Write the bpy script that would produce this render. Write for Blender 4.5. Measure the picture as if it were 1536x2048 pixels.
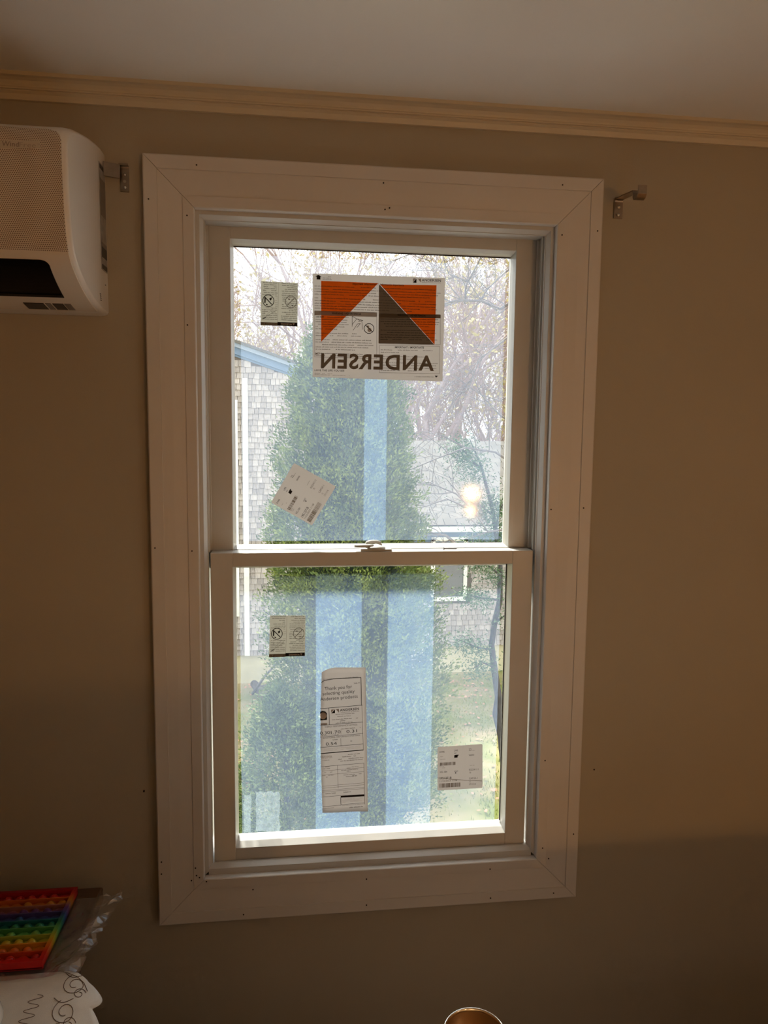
import bpy, math, random
from mathutils import Vector, Matrix, noise
random.seed(7)
for o in list(bpy.data.objects): bpy.data.objects.remove(o)
SC = bpy.context.scene
COL = SC.collection

# ------------------------------------------------------------------ camera
CAM = Vector((-0.1686, -1.4698, 1.7427)); F = 1460.0
R_ = Vector((0.9925092, -0.12172257, 0.01044534))
U_ = Vector((0.00206955, 0.10223767, 0.99475785))
F_ = Vector((0.12215239, 0.9872847, -0.10172374))
cd = bpy.data.cameras.new('camera'); cam = bpy.data.objects.new('camera', cd); COL.objects.link(cam)
cd.sensor_fit = 'VERTICAL'; cd.sensor_height = 24.0; cd.lens = F / 2048 * 24.0
cd.clip_start = 0.02; cd.clip_end = 500
cam.matrix_world = Matrix.Translation(CAM) @ Matrix((R_, U_, -F_)).transposed().to_4x4()
SC.camera = cam

# ------------------------------------------------------------------ sky, sun, exposure
w = bpy.data.worlds.new('overcast_sky'); SC.world = w; w.use_nodes = True
bg = w.node_tree.nodes['Background']
bg.inputs[0].default_value = (0.93, 0.965, 1.0, 1); bg.inputs[1].default_value = 2.3
sun = bpy.data.lights.new('sun', 'SUN'); sun.energy = 16.0; sun.angle = math.radians(12); sun.color = (1, .95, .86)
so = bpy.data.objects.new('sun', sun); COL.objects.link(so)
so.rotation_euler = Vector((0.18, -0.76, -0.78)).to_track_quat('-Z', 'Y').to_euler()
LAMP_STRENGTH = 330.0; FILL = 11.0; BULB = (1.0, .47, .14); WARM = (1.0, .82, .66)
vs = SC.view_settings
vs.view_transform = 'Standard'; vs.look = 'None'; vs.gamma = 1; vs.exposure = 0.0; vs.use_curve_mapping = False
SC.cycles.transparent_max_bounces = 12; SC.cycles.max_bounces = 6; SC.cycles.diffuse_bounces = 3; SC.cycles.adaptive_threshold = .04; SC.cycles.adaptive_min_samples = 20; SC.cycles.use_light_tree = False

# ------------------------------------------------------------------ helpers
def at(px, py, Y):
    """world point on the plane y = Y seen at photo pixel px, py"""
    d = F_ + R_ * ((px - 768) / F) + U_ * ((1024 - py) / F)
    return CAM + d * ((Y - CAM.y) / d.y)
def atz(px, py, Z):
    d = F_ + R_ * ((px - 768) / F) + U_ * ((1024 - py) / F)
    return CAM + d * ((Z - CAM.z) / d.z)

ORG = {}
def org(o): return ORG.get(o.name, Vector((0, 0, 0))) if o else Vector((0, 0, 0))
def props(o, label=None, cat=None, group=None, kind=None):
    if label: o['label'] = label
    if cat: o['category'] = cat
    if group: o['group'] = group
    if kind: o['kind'] = kind
    return o
def thing(name, loc, label=None, cat=None, group=None, kind=None):
    o = bpy.data.objects.new(name, None); COL.objects.link(o)
    o.empty_display_size = 0.05
    o.location = loc; ORG[o.name] = Vector(loc)
    return props(o, label, cat, group, kind)

def group_part(name, parent):
    o = bpy.data.objects.new(name, None); COL.objects.link(o); o.parent = parent; o.empty_display_size = .05
    ORG[o.name] = org(parent); return o

class MB:
    def __init__(s): s.v = []; s.f = []
    def add(s, vs, fs):
        n = len(s.v); s.v += [tuple(v) for v in vs]; s.f += [tuple(i + n for i in f) for f in fs]; return s
    def box(s, a, b):
        x0, y0, z0 = [min(p, q) for p, q in zip(a, b)]; x1, y1, z1 = [max(p, q) for p, q in zip(a, b)]
        return s.add([(x0,y0,z0),(x1,y0,z0),(x1,y1,z0),(x0,y1,z0),(x0,y0,z1),(x1,y0,z1),(x1,y1,z1),(x0,y1,z1)],
                     [(3,2,1,0),(4,5,6,7),(0,1,5,4),(1,2,6,5),(2,3,7,6),(3,0,4,7)])
    def prism(s, poly, vec):
        """poly: list of 3D points (planar), extruded by vec"""
        n = len(poly); vec = Vector(vec)
        vs = [Vector(p) for p in poly] + [Vector(p) + vec for p in poly]
        fs = [tuple(range(n))[::-1], tuple(range(n, 2 * n))] + [(i, (i + 1) % n, n + (i + 1) % n, n + i) for i in range(n)]
        return s.add(vs, fs)
    def loft(s, rings, closed=True, caps=True):
        n = len(rings[0]); vs = [p for r in rings for p in r]; fs = []
        for k in range(len(rings) - 1):
            for i in range(n if closed else n - 1):
                j = (i + 1) % n
                fs.append((k*n+i, k*n+j, (k+1)*n+j, (k+1)*n+i))
        if caps: fs += [tuple(range(n))[::-1], tuple(range((len(rings)-1)*n, len(rings)*n))]
        return s.add(vs, fs)
    def tube(s, pts, rad, sides=8, caps=True):
        pts = [Vector(p) for p in pts]
        if not isinstance(rad, (list, tuple)): rad = [rad] * len(pts)
        rings = []; a = None
        for i, p in enumerate(pts):
            t = (pts[min(i+1, len(pts)-1)] - pts[max(i-1, 0)])
            t = t.normalized() if t.length > 1e-9 else Vector((0,0,1))
            if a is None: a = t.orthogonal().normalized()
            else:
                a = a - t * a.dot(t)
                a = a.normalized() if a.length > 1e-6 else t.orthogonal().normalized()
            b = t.cross(a)
            rings.append([p + (a * math.cos(2*math.pi*k/sides) + b * math.sin(2*math.pi*k/sides)) * rad[i] for k in range(sides)])
        return s.loft(rings, True, caps)
    def lathe(s, prof, c, sides=32, caps=True, axis='Z'):
        c = Vector(c); rings = []
        for r, h in prof:
            ring = []
            for k in range(sides):
                q = 2*math.pi*k/sides
                if axis == 'Z': ring.append(c + Vector((r*math.cos(q), r*math.sin(q), h)))
                else: ring.append(c + Vector((r*math.cos(q), -h, r*math.sin(q))))
            rings.append(ring)
        return s.loft(rings, True, caps)
    def mesh(s, name, o=Vector((0,0,0))):
        me = bpy.data.meshes.new(name)
        me.from_pydata([(v[0]-o[0], v[1]-o[1], v[2]-o[2]) for v in s.v], [], s.f); me.update()
        return me
    def build(s, name, m, parent=None, smooth=False, bevel=0, origin=None):
        o = org(parent) if parent else (Vector(origin) if origin else Vector((0,0,0)))
        me = s.mesh(name, o); me.materials.append(m)
        if smooth:
            for p in me.polygons: p.use_smooth = True
        ob = bpy.data.objects.new(name, me); COL.objects.link(ob)
        if parent: ob.parent = parent
        else: ob.location = o
        ORG[ob.name] = o
        if bevel:
            b = ob.modifiers.new('b', 'BEVEL'); b.width = bevel; b.segments = 2; b.limit_method = 'ANGLE'
        return ob
def piece(name, me, loc, parent, rot=None, scale=None):
    ob = bpy.data.objects.new(name, me); COL.objects.link(ob); ob.parent = parent
    ob.location = Vector(loc) - org(parent)
    if rot: ob.rotation_euler = rot
    if scale: ob.scale = scale
    return ob

# ------------------------------------------------------------------ materials
def nodes(name):
    m = bpy.data.materials.new(name); m.use_nodes = True
    nt = m.node_tree
    return m, nt, nt.nodes['Principled BSDF'], nt.nodes['Material Output']
def N(nt, t, **kw):
    n = nt.nodes.new(t)
    for k, v in kw.items():
        if k.startswith('_'): setattr(n, k[1:], v)
        else: n.inputs[k.replace('_', ' ')].default_value = v
    return n
def mat(name, c, rough=.5, metal=0, var=0, scale=20, bump=0, bscale=200, spec=.5, c2=None, coat=0, stretch=None, isl=0, iw=.55):
    m, nt, p, out = nodes(name); L = nt.links
    p.inputs['Roughness'].default_value = rough; p.inputs['Metallic'].default_value = metal
    p.inputs['Specular IOR Level'].default_value = spec; p.inputs['Coat Weight'].default_value = coat
    p.inputs['Base Color'].default_value = (*c, 1)
    tc = N(nt, 'ShaderNodeTexCoord')
    vec = tc.outputs['Object']
    if stretch:
        mp = N(nt, 'ShaderNodeMapping'); mp.inputs['Scale'].default_value = stretch
        L.new(vec, mp.inputs['Vector']); vec = mp.outputs['Vector']
    if var or c2:
        nz = N(nt, 'ShaderNodeTexNoise', Scale=scale, Detail=5.0); L.new(vec, nz.inputs['Vector'])
        mx = N(nt, 'ShaderNodeMix', _data_type='RGBA')
        a = c if c2 else tuple(x * (1 - var) for x in c); b = c2 if c2 else tuple(min(1, x * (1 + var)) for x in c)
        mx.inputs[6].default_value = (*a, 1); mx.inputs[7].default_value = (*b, 1)
        fac = nz.outputs['Fac']
        rp = N(nt, 'ShaderNodeMapRange'); rp.inputs[1].default_value = .3; rp.inputs[2].default_value = .7
        L.new(fac, rp.inputs[0]); fac = rp.outputs[0]
        if isl:
            g = N(nt, 'ShaderNodeNewGeometry') if isl == 1 else N(nt, 'ShaderNodeObjectInfo')
            r = g.outputs['Random Per Island'] if isl == 1 else g.outputs['Random']
            ad = N(nt, 'ShaderNodeMath', _operation='MULTIPLY_ADD'); ad.inputs[1].default_value = 1 - iw
            L.new(fac, ad.inputs[0])
            ml = N(nt, 'ShaderNodeMath', _operation='MULTIPLY'); ml.inputs[1].default_value = iw
            L.new(r, ml.inputs[0]); L.new(ml.outputs[0], ad.inputs[2]); fac = ad.outputs[0]
        L.new(fac, mx.inputs[0]); L.new(mx.outputs[2], p.inputs['Base Color'])
    if bump:
        nb = N(nt, 'ShaderNodeTexNoise', Scale=bscale, Detail=4.0); L.new(vec, nb.inputs['Vector'])
        bp = N(nt, 'ShaderNodeBump', Strength=bump, Distance=.002); L.new(nb.outputs['Fac'], bp.inputs['Height'])
        L.new(bp.outputs['Normal'], p.inputs['Normal'])
    return m
def emit(name, c, s):
    m, nt, p, out = nodes(name); nt.nodes.remove(p)
    e = N(nt, 'ShaderNodeEmission', Strength=s); e.inputs[0].default_value = (*c, 1)
    nt.links.new(e.outputs[0], out.inputs[0]); return m
def thin(name, c, trans, fac=1.0, rough=.6, noise_amp=0, nscale=8, gloss=0, stretch=(1,1,1), bump=0, bscale=60):
    """sheet: diffuse + translucent body, mixed with clear transparency (fac = opacity)"""
    m, nt, p, out = nodes(name); nt.nodes.remove(p); L = nt.links
    d = N(nt, 'ShaderNodeBsdfDiffuse'); t = N(nt, 'ShaderNodeBsdfTranslucent')
    d.inputs[0].default_value = (*c, 1); t.inputs[0].default_value = (*c, 1)
    m1 = N(nt, 'ShaderNodeMixShader', Fac=trans); L.new(d.outputs[0], m1.inputs[1]); L.new(t.outputs[0], m1.inputs[2])
    last = m1
    tc = N(nt, 'ShaderNodeTexCoord'); mp = N(nt, 'ShaderNodeMapping'); mp.inputs['Scale'].default_value = stretch
    L.new(tc.outputs['Object'], mp.inputs['Vector'])
    if gloss:
        g = N(nt, 'ShaderNodeBsdfGlossy', Roughness=rough); m3 = N(nt, 'ShaderNodeMixShader', Fac=gloss)
        L.new(last.outputs[0], m3.inputs[1]); L.new(g.outputs[0], m3.inputs[2]); last = m3
        if bump:
            nb = N(nt, 'ShaderNodeTexNoise', Scale=bscale, Detail=5.0); L.new(mp.outputs[0], nb.inputs['Vector'])
            bp = N(nt, 'ShaderNodeBump', Strength=bump, Distance=.004); L.new(nb.outputs['Fac'], bp.inputs['Height'])
            L.new(bp.outputs['Normal'], g.inputs['Normal'])
    if fac < 1:
        tr = N(nt, 'ShaderNodeBsdfTransparent'); m2 = N(nt, 'ShaderNodeMixShader', Fac=fac)
        L.new(tr.outputs[0], m2.inputs[1]); L.new(last.outputs[0], m2.inputs[2]); last = m2
        if noise_amp:
            nz = N(nt, 'ShaderNodeTexNoise', Scale=nscale, Detail=4.0); L.new(mp.outputs[0], nz.inputs['Vector'])
            mr = N(nt, 'ShaderNodeMapRange'); mr.inputs[1].default_value = .3; mr.inputs[2].default_value = .7
            mr.inputs[3].default_value = fac - noise_amp; mr.inputs[4].default_value = fac + noise_amp
            L.new(nz.outputs['Fac'], mr.inputs[0]); L.new(mr.outputs[0], m2.inputs[0])
    L.new(last.outputs[0], out.inputs[0]); return m
def glass(name, ior=1.12, tint=(.97, .985, .98)):
    m, nt, p, out = nodes(name); nt.nodes.remove(p); L = nt.links
    tr = N(nt, 'ShaderNodeBsdfTransparent'); tr.inputs[0].default_value = (*tint, 1)
    g = N(nt, 'ShaderNodeBsdfGlossy', Roughness=0.055); fr = N(nt, 'ShaderNodeFresnel', IOR=ior)
    mx = N(nt, 'ShaderNodeMixShader'); L.new(fr.outputs[0], mx.inputs[0]); L.new(tr.outputs[0], mx.inputs[1]); L.new(g.outputs[0], mx.inputs[2])
    L.new(mx.outputs[0], out.inputs[0]); return m

M = {}
M['wall'] = mat('wall_paint', (.41, .365, .28), .85, var=.03, scale=3, bump=.12, bscale=350, spec=.2)
M['ceiling'] = mat('ceiling_paint', (.88, .87, .84), .9, var=.02, scale=2, bump=.1, bscale=200, spec=.2)
M['crown'] = mat('crown_paint', (.62, .54, .40), .45, var=.03, scale=4, spec=.4)
M['floor'] = mat('floor_wood', (.52, .40, .27), .4, c2=(.62, .49, .34), scale=6, stretch=(1, 12, 1))
M['trim'] = mat('casing_paint', (.63, .60, .56), .4, var=.03, scale=5, bump=.03, bscale=90, spec=.4)
M['vinyl'] = mat('white_vinyl', (.56, .545, .505), .35, var=.02, scale=10, spec=.45)
M['hole'] = mat('nail_hole_dark', (.02, .013, .01), .9)
M['gasket'] = mat('black_gasket', (.03, .03, .03), .7)
M['glass'] = glass('window_glass', 1.27)
M['film'] = thin('protective_film', (.50, .65, .93), .93, .11, noise_amp=.025, nscale=5, stretch=(1.5, 1, .7))
M['strip'] = thin('film_overlap', (.40, .64, 1.0), .93, .10, noise_amp=.015, nscale=4, stretch=(2, 1, .6))
M['residue'] = thin('adhesive_residue', (.36, .44, .48), .8, .20, noise_amp=.10, nscale=90, gloss=.15, rough=.2, bump=.6, bscale=160)
M['paper'] = thin('backlit_paper', (.45, .42, .395), .66)
M['paper_dim'] = thin('backlit_label', (.44, .425, .38), .66)
M['ink'] = mat('black_ink', (.018, .015, .012), .8, spec=.1)
M['ink2'] = thin('faint_ink', (.09, .072, .055), .4)
M['ink3'] = thin('grey_ink', (.36, .31, .27), .45)
M['orange'] = thin('orange_ink', (.80, .13, .01), .68)
M['brown'] = thin('brown_ink', (.17, .13, .09), .45)
M['white_print'] = thin('white_print', (.8, .76, .7), .5)
M['acwhite'] = mat('ac_plastic', (.80, .77, .72), .28, spec=.5)
M['black'] = mat('black_gloss', (.003, .003, .003), .35, spec=.15)
M['metal'] = mat('bracket_metal', (.30, .245, .19), .28, metal=1, var=.15, scale=60)
M['steel'] = mat('screw_steel', (.75, .72, .68), .2, metal=1)
M['brass'] = mat('brown_brass', (.30, .16, .06), .35, metal=.6)
M['rim'] = mat('polished_rim', (.9, .87, .8), .15, metal=1)
M['wood'] = mat('dark_wood', (.09, .05, .03), .4, c2=(.14, .08, .045), scale=8, stretch=(1, 8, 8))
M['grey'] = mat('lock_grey', (.50, .49, .44), .4)
M['nail'] = mat('nail_steel', (.12, .11, .10), .35, metal=.8)
M['porcelain'] = mat('porcelain', (.80, .77, .70), .2, spec=.6, coat=.5)
M['gold'] = mat('gold_brown', (.25, .13, .04), .35)
M['cloth'] = mat('linen', (.86, .82, .73), .9, var=.05, scale=30, bump=.2, bscale=900, spec=.1)
M['thread'] = mat('brown_thread', (.14, .08, .04), .8)

# ================================================================== THE ROOM
ZC = 2.381; XL, XR, YB = -2.3, 2.5, -4.3; T = .13
HX, HZ0, HZ1 = .372, .812, 2.188
def ringwall(mb, y0, y1):
    for a, b in (((XL-T, y0, -.05), (-HX, y1, ZC+T)), ((HX, y0, -.05), (XR+T, y1, ZC+T)),
                 ((-HX, y0, -.05), (HX, y1, HZ0)), ((-HX, y0, HZ1), (HX, y1, ZC+T))): mb.box(a, b)
mb = MB(); ringwall(mb, 0, T); wall = props(mb.build('wall_back', M['wall']), kind='structure')
props(MB().box((XL-T, YB-T, 0), (XL, 0, ZC)).build('wall_left', M['wall']), kind='structure')
props(MB().box((XR, YB-T, 0), (XR+T, 0, ZC)).build('wall_right', M['wall']), kind='structure')
props(MB().box((XL, YB-T, 0), (XR, YB, ZC)).build('wall_front', M['wall']), kind='structure')
props(MB().box((XL-T, YB-T, -.1), (XR+T, 0, 0)).build('floor', M['floor']), kind='structure')
props(MB().box((XL-T, YB-T, ZC), (XR+T, 0, ZC+.12)).build('ceiling', M['ceiling']), kind='structure')

# crown moulding along the window wall
cp = [(0, 2.3445), (-.007, 2.3445), (-.0085, 2.3475), (-.011, 2.3535), (-.0155, 2.3565), (-.0155, 2.3585), (-.0195, 2.3585), (-.0205, 2.3605), (-.0195, 2.3625),
      (-.021, 2.366), (-.025, 2.3705), (-.031, 2.3735), (-.037, 2.3745), (-.037, ZC), (0, ZC)]
tr2 = props(MB().prism([(XL, y, z) for y, z in cp], (XR - XL, 0, 0)).build('trim_2', M['crown']), kind='structure',
            label='cream crown moulding running along the top of the window wall')

# ------------------------------------------------------------------ casing: four mitred boards
CX, CZ0, CZ1 = .354, .832, 2.168
def mitred(name, prof, rect, m, parent, smooth=False, sides='LRTB', bevel=0, gap=0.0):
    """prof: closed section, (offset outwards from rect, y); four mitred lengths, each its own object"""
    x0, x1, z0, z1 = rect; obs = {}
    def P(sx, sz, o, y): return Vector(((x1 + o) if sx > 0 else (x0 - o), y, (z1 + o) if sz > 0 else (z0 - o)))
    for s in sides:
        a, b = {'L': ((-1, -1), (-1, 1)), 'R': ((1, 1), (1, -1)), 'T': ((-1, 1), (1, 1)), 'B': ((1, -1), (-1, -1))}[s]
        g = (Vector((b[0] - a[0], 0, b[1] - a[1])).normalized())*gap
        obs[s] = MB().loft([[P(*a, o, y) + g for o, y in prof], [P(*b, o, y) - g for o, y in prof]]).build(name, m, parent, smooth=smooth, bevel=bevel)
    return obs
casing = thing('trim_1', (0, -.002, CZ0), kind='structure', label='wide white window casing with mitred corners and nail holes')
cprof = [(0, .0), (0, -.0155), (.0015, -.017), (.0205, -.0175), (.0212, -.0155), (.030, -.0165), (.045, -.0185), (.058, -.0195), (.0655, -.0198),
         (.0662, -.0222), (.089, -.0225), (.0912, -.021), (.0912, 0)]
boards = mitred('casing_board', cprof, (-CX, CX, CZ0, CZ1), M['trim'], casing, gap=.00045)
holes = [(393,330),(297,398),(374,431),(767,366),(770,419),(779,416),(1125,370),(1124,470),(1195,462),(310,1096),(384,1102),(1102,1019),(1167,1016),
         (1090,1521),(1147,1668),(1085,1696),(1097,1717),(1107,1786),(980,1738),(981,1796),(487,1829),(506,1779),(323,1724),(323,1748),(391,1736),
         (393,1751),(399,1755),(383,1761),(413,1763),(733,1758),(733,1810),(375,650)]
hole_me = MB().lathe([(.0015, 0), (.0015, .0008)], (0, 0, 0), 10, axis='Y').mesh('nail_hole'); hole_me.materials.append(M['hole'])
for hx, hy in holes:
    p = at(hx, hy, -.02)
    ox = max(abs(p.x) - CX, p.z - CZ1, CZ0 - p.z)
    side = 'L' if p.x < -CX and abs(p.x) - CX >= ox - 1e-6 else 'R' if p.x > CX and abs(p.x) - CX >= ox - 1e-6 else 'T' if p.z > 1.5 else 'B'
    o = min(max(ox, .003), .089)
    yv = -.0155
    for (o1, y1), (o2, y2) in zip(cprof[1:-2], cprof[2:-1]):
        if o1 <= o <= o2 and o2 > o1: yv = y1 + (y2 - y1) * (o - o1) / (o2 - o1)
    p = at(hx, hy, yv); piece('nail_hole', hole_me, (p.x, yv - .0001, p.z), boards[side])
for hx, hy in ((288, 1582), (1188, 1539)):
    p = at(hx, hy, 0); piece('nail_hole', hole_me, (p.x, -.0004, p.z), wall, scale=(1.2, 1, 1.6 if hx < 500 else 1.1))

# ------------------------------------------------------------------ window unit
win = thing('window_1', (0, .06, CZ0), kind='structure', label='white double-hung window with film still on both panes')
# outer frame: face, bevelled stop, jamb with tracks
fp = [(.018, -.001), (-.0, -.001), (-.0075, -.001), (-.0085, .001), (-.0135, .0125), (-.0145, .0125), (-.0145, .0175), (-.0105, .0175), (-.0105, .125), (.018, .125)]
mitred('frame_side', fp, (-CX, CX, CZ0, CZ1), M['vinyl'], win, sides='LRT')
fpb = [(.018, -.001), (0, -.001), (-.0125, -.001), (-.0135, .001), (-.0175, .0125), (-.0175, .0175), (-.0140, .0175), (-.0140, .125), (.018, .125)]
MB().loft([[(CX-.0075, y, CZ0 - o) for o, y in fpb], [(-CX+.0075, y, CZ0 - o) for o, y in fpb]]).build('sill', M['vinyl'], win)
for sx in (-1, 1):                        # jamb liner ribs, seen above the lower sash
    for y, wd, x in ((.030, .005, .3385), (.043, .003, .340), (.056, .005, .337)):
        MB().box((sx * x, y - wd/2, 1.507), (sx * .345, y + wd/2, 2.156)).build('track_rib', M['vinyl'], win, bevel=.0008)
# exterior sill and frame outside
MB().prism([(-.40, .12, .80), (-.40, .20, .785), (-.40, .20, .765), (-.40, .12, .765)], (.80, 0, 0)).build('outer_sill', M['vinyl'], win)

def sash(name, ox, z0, z1, ix, iz0, iz1, yf, yb, gx, gz0, gz1, yg):
    s = group_part(name, win)
    MB().box((-ox, yf, z0), (-ix, yb, z1)).build('stile', M['vinyl'], s, bevel=.0012)
    MB().box((ix, yf, z0), (ox, yb, z1)).build('stile', M['vinyl'], s, bevel=.0012)
    MB().box((-ix, yf + .0006, iz1), (ix, yb, z1)).build('rail', M['vinyl'], s, bevel=.0008)
    MB().box((-ix, yf + .0006, z0), (ix, yb, iz0)).build('rail', M['vinyl'], s, bevel=.0008)
    # sloping glazing stop, four mitred lengths
    A = {(-1,-1): ((-ix, iz0), (-gx, gz0)), (1,-1): ((ix, iz0), (gx, gz0)), (1,1): ((ix, iz1), (gx, gz1)), (-1,1): ((-ix, iz1), (-gx, gz1))}
    def sec(k):
        (x, z), (x2, z2) = A[k]
        return [(x, yf + .001, z), ((x + x2)/2 - (x - x2)*.12, (yf + yg)/2, (z + z2)/2 - (z - z2)*.12), (x2, yg - .001, z2), (x2, yg + .006, z2), (x, yg + .006, z)]
    for a, b in (((-1,-1),(-1,1)), ((-1,1),(1,1)), ((1,1),(1,-1)), ((1,-1),(-1,-1))):
        MB().loft([sec(a), sec(b)]).build('glazing_stop', M['vinyl'], s)
    MB().box((-ix - .006, yg - .0002, iz0 - .006), (ix + .006, yg + .0035, iz1 + .006)).build('pane', M['glass'], s)
    return s
YU, YL = .090, .050
up = sash('upper_sash', .3435, 1.468, 2.1665, .2945, 1.507, 2.1345, .062, .104, .2905, 1.5125, 2.1265, YU)
lo = sash('lower_sash', .337, .8475, 1.506, .2925, .8745, 1.478, .020, .060, .2885, .887, 1.4735, YL)
# dark gasket lines
MB().box((-.290, YU - .0015, 2.1245), (.290, YU - .0003, 2.1275)).build('gasket', M['gasket'], up)
MB().box((.2868, YL - .0015, .889), (.2885, YL - .0003, 1.4735)).build('gasket', M['gasket'], lo)

# sash lock on the meeting rail
lk = thing('sash_lock', (-.005, .038, 1.506), 'grey cam lock with a rounded lever on the meeting rail', 'sash lock')
MB().box((-.031, .0245, 1.506), (.034, .052, 1.5105)).build('base_plate', M['grey'], lk, bevel=.001)
prof = [(.019, 0), (.0195, .002), (.018, .0045), (.012, .006), (.006, .0085), (.003, .0095), (.0005, .0098)]
MB().lathe(prof, (.002, .036, 1.5105), 28).build('cam', M['grey'], lk, smooth=True)
lev = [(-.004, .005), (-.014, .0045), (-.022, .0042), (-.030, .0055), (-.037, .006), (-.042, .0045), (-.0445, .0012)]
MB().loft([[(x, .033 + a*1.2*math.cos(q*math.pi/6), 1.5165 + .0035*math.sin(q*math.pi/6)) for q in range(12)] for x, a in lev]).build('lever', M['grey'], lk, smooth=True)
MB().loft([[(x, .0545 + .0065*math.cos(q*math.pi/5), 1.514 + h*math.sin(q*math.pi/5)) for q in range(10)] for x, h in ((-.0195,.003),(-.017,.010),(-.008,.0125),(.005,.0125),(.0135,.010),(.0165,.003))]).build('keeper', M['grey'], lk, smooth=True)
# loose nail lying on the rail
nl = thing('nail', (.16, .040, 1.5065), 'small dark steel nail lying on the meeting rail', 'nail')
a, b = Vector((.1475, .039, 1.5085)), Vector((.1765, .042, 1.5078))
MB().tube([a, b - (b-a)*.08, b], [.0012, .0012, .0002], 8).build('shank', M['nail'], nl)
MB().tube([a - (b-a).normalized()*.0012, a], [.0028, .0028], 12).build('head', M['nail'], nl)

# ------------------------------------------------------------------ protective film on the panes
def sheet(name, pts, m, parent, thick=.0002):
    """thin real sheet in the x,z plane with a thickness"""
    return MB().prism([Vector(p) for p in pts], (0, thick, 0)).build(name, m, parent)
def wavy(name, x0, x1, z0, z1, y, m, label, cat, seed, nx=14, nz=16, amp=.0006, group=None):
    mb = MB(); vs = []; fs = []
    for j in range(nz + 1):
        for i in range(nx + 1):
            x = x0 + (x1 - x0)*i/nx; z = z0 + (z1 - z0)*j/nz
            ed = 0 if 0 < i < nx and 0 < j < nz else .0012
            x += ed*noise.noise(Vector((x*30, z*30, seed))); z += ed*noise.noise(Vector((z*30, x*30, seed + 9)))
            vs.append((x, y + amp*noise.noise(Vector((x*18, z*18, seed))) , z))
    for j in range(nz):
        for i in range(nx):
            q = j*(nx+1) + i; fs.append((q, q+1, q+nx+2, q+nx+1))
    mb.add(vs, fs)
    ob = mb.build(name, m, None, smooth=True, origin=((x0+x1)/2, y, z0))
    return props(ob, label, cat, group)
wavy('protective_film', -.277, .2805, 1.5205, 2.110, YU - .0014, M['film'], 'hazy blue-white protective film over the upper pane', 'film', 1, group='protective films on the panes')
wavy('protective_film', -.2815, .2765, .8905, 1.452, YL - .0014, M['film'], 'hazy blue-white protective film over the lower pane', 'film', 2, group='protective films on the panes')
wavy('film_strip', -.0205, .0280, 1.5205, 1.9, YU - .0024, M['strip'], 'blue film strip running down below the orange-triangle sheet', 'film strip', 3, 3, 10, .0003, group='blue film strips')
p = at(677, 1300, YL)
wavy('film_strip', -.1232, -.0262, .8905, 1.456, YL - .0024, M['strip'], 'wide blue film strip behind the long curled paper', 'film strip', 4, 4, 12, .0003, group='blue film strips')
wavy('film_strip', .0299, .1293, .8905, 1.456, YL - .0024, M['strip'], 'wide blue film strip beside the barcode label on the lower pane', 'film strip', 5, 4, 12, .0003, group='blue film strips')
# torn residue patch
rp = thing('label_remnant', at(525, 1640, YL - .003), 'torn wrinkled clear label remnant in the corner of the lower pane', 'label remnant')
def rag(x0, y0, x1, y1, n, seed, j=2.2):
    rnd = random.Random(seed); pts = []
    for k in range(n): pts.append((x0 + (x1-x0)*k/n, y0 + rnd.uniform(-j, j)))
    for k in range(n): pts.append((x1 + rnd.uniform(-j, j), y0 + (y1-y0)*k/n))
    for k in range(n): pts.append((x1 + (x0-x1)*k/n, y1 + rnd.uniform(-j, j)*.3))
    for k in range(n): pts.append((x0 + rnd.uniform(-j, j), y1 + (y0-y1)*k/n))
    return [at(a, b, YL - .0026) for a, b in pts]
sheet('film_piece', rag(511, 1584, 559, 1662, 9, 3), M['residue'], rp)
sheet('film_piece', rag(488, 1590, 502, 1664, 7, 5, 1.5), M['residue'], rp)

# ================================================================== PRINTED SHEETS
_fc = {}
def glyphs(s, bold):
    k = (s, bold)
    if k in _fc: return _fc[k]
    cu = bpy.data.curves.new('t', 'FONT'); cu.body = s; cu.size = 1; cu.dimensions = '2D'; cu.fill_mode = 'FRONT'; cu.resolution_u = 3
    cu.offset = bold; cu.space_character = 1.0 + (bold*4 if bold else 0)
    ob = bpy.data.objects.new('t', cu); COL.objects.link(ob)
    me = bpy.data.meshes.new_from_object(ob.evaluated_get(bpy.context.evaluated_depsgraph_get()))
    vs = [(v.co.x, v.co.y) for v in me.vertices]; fs = [tuple(p.vertices) for p in me.polygons]
    bpy.data.objects.remove(ob); bpy.data.meshes.remove(me); bpy.data.curves.remove(cu)
    _fc[k] = (vs, fs); return _fc[k]
def islands(mb):
    par = list(range(len(mb.v)))
    def find(a):
        while par[a] != a: par[a] = par[par[a]]; a = par[a]
        return a
    for f in mb.f:
        for i in f[1:]: par[find(i)] = find(f[0])
    groups = {}
    for f in mb.f: groups.setdefault(find(f[0]), []).append(f)
    for fs in groups.values():
        ids = sorted({i for f in fs for i in f}); mp = {i: k for k, i in enumerate(ids)}
        yield MB().add([mb.v[i] for i in ids], [tuple(mp[i] for i in f) for f in fs])
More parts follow.
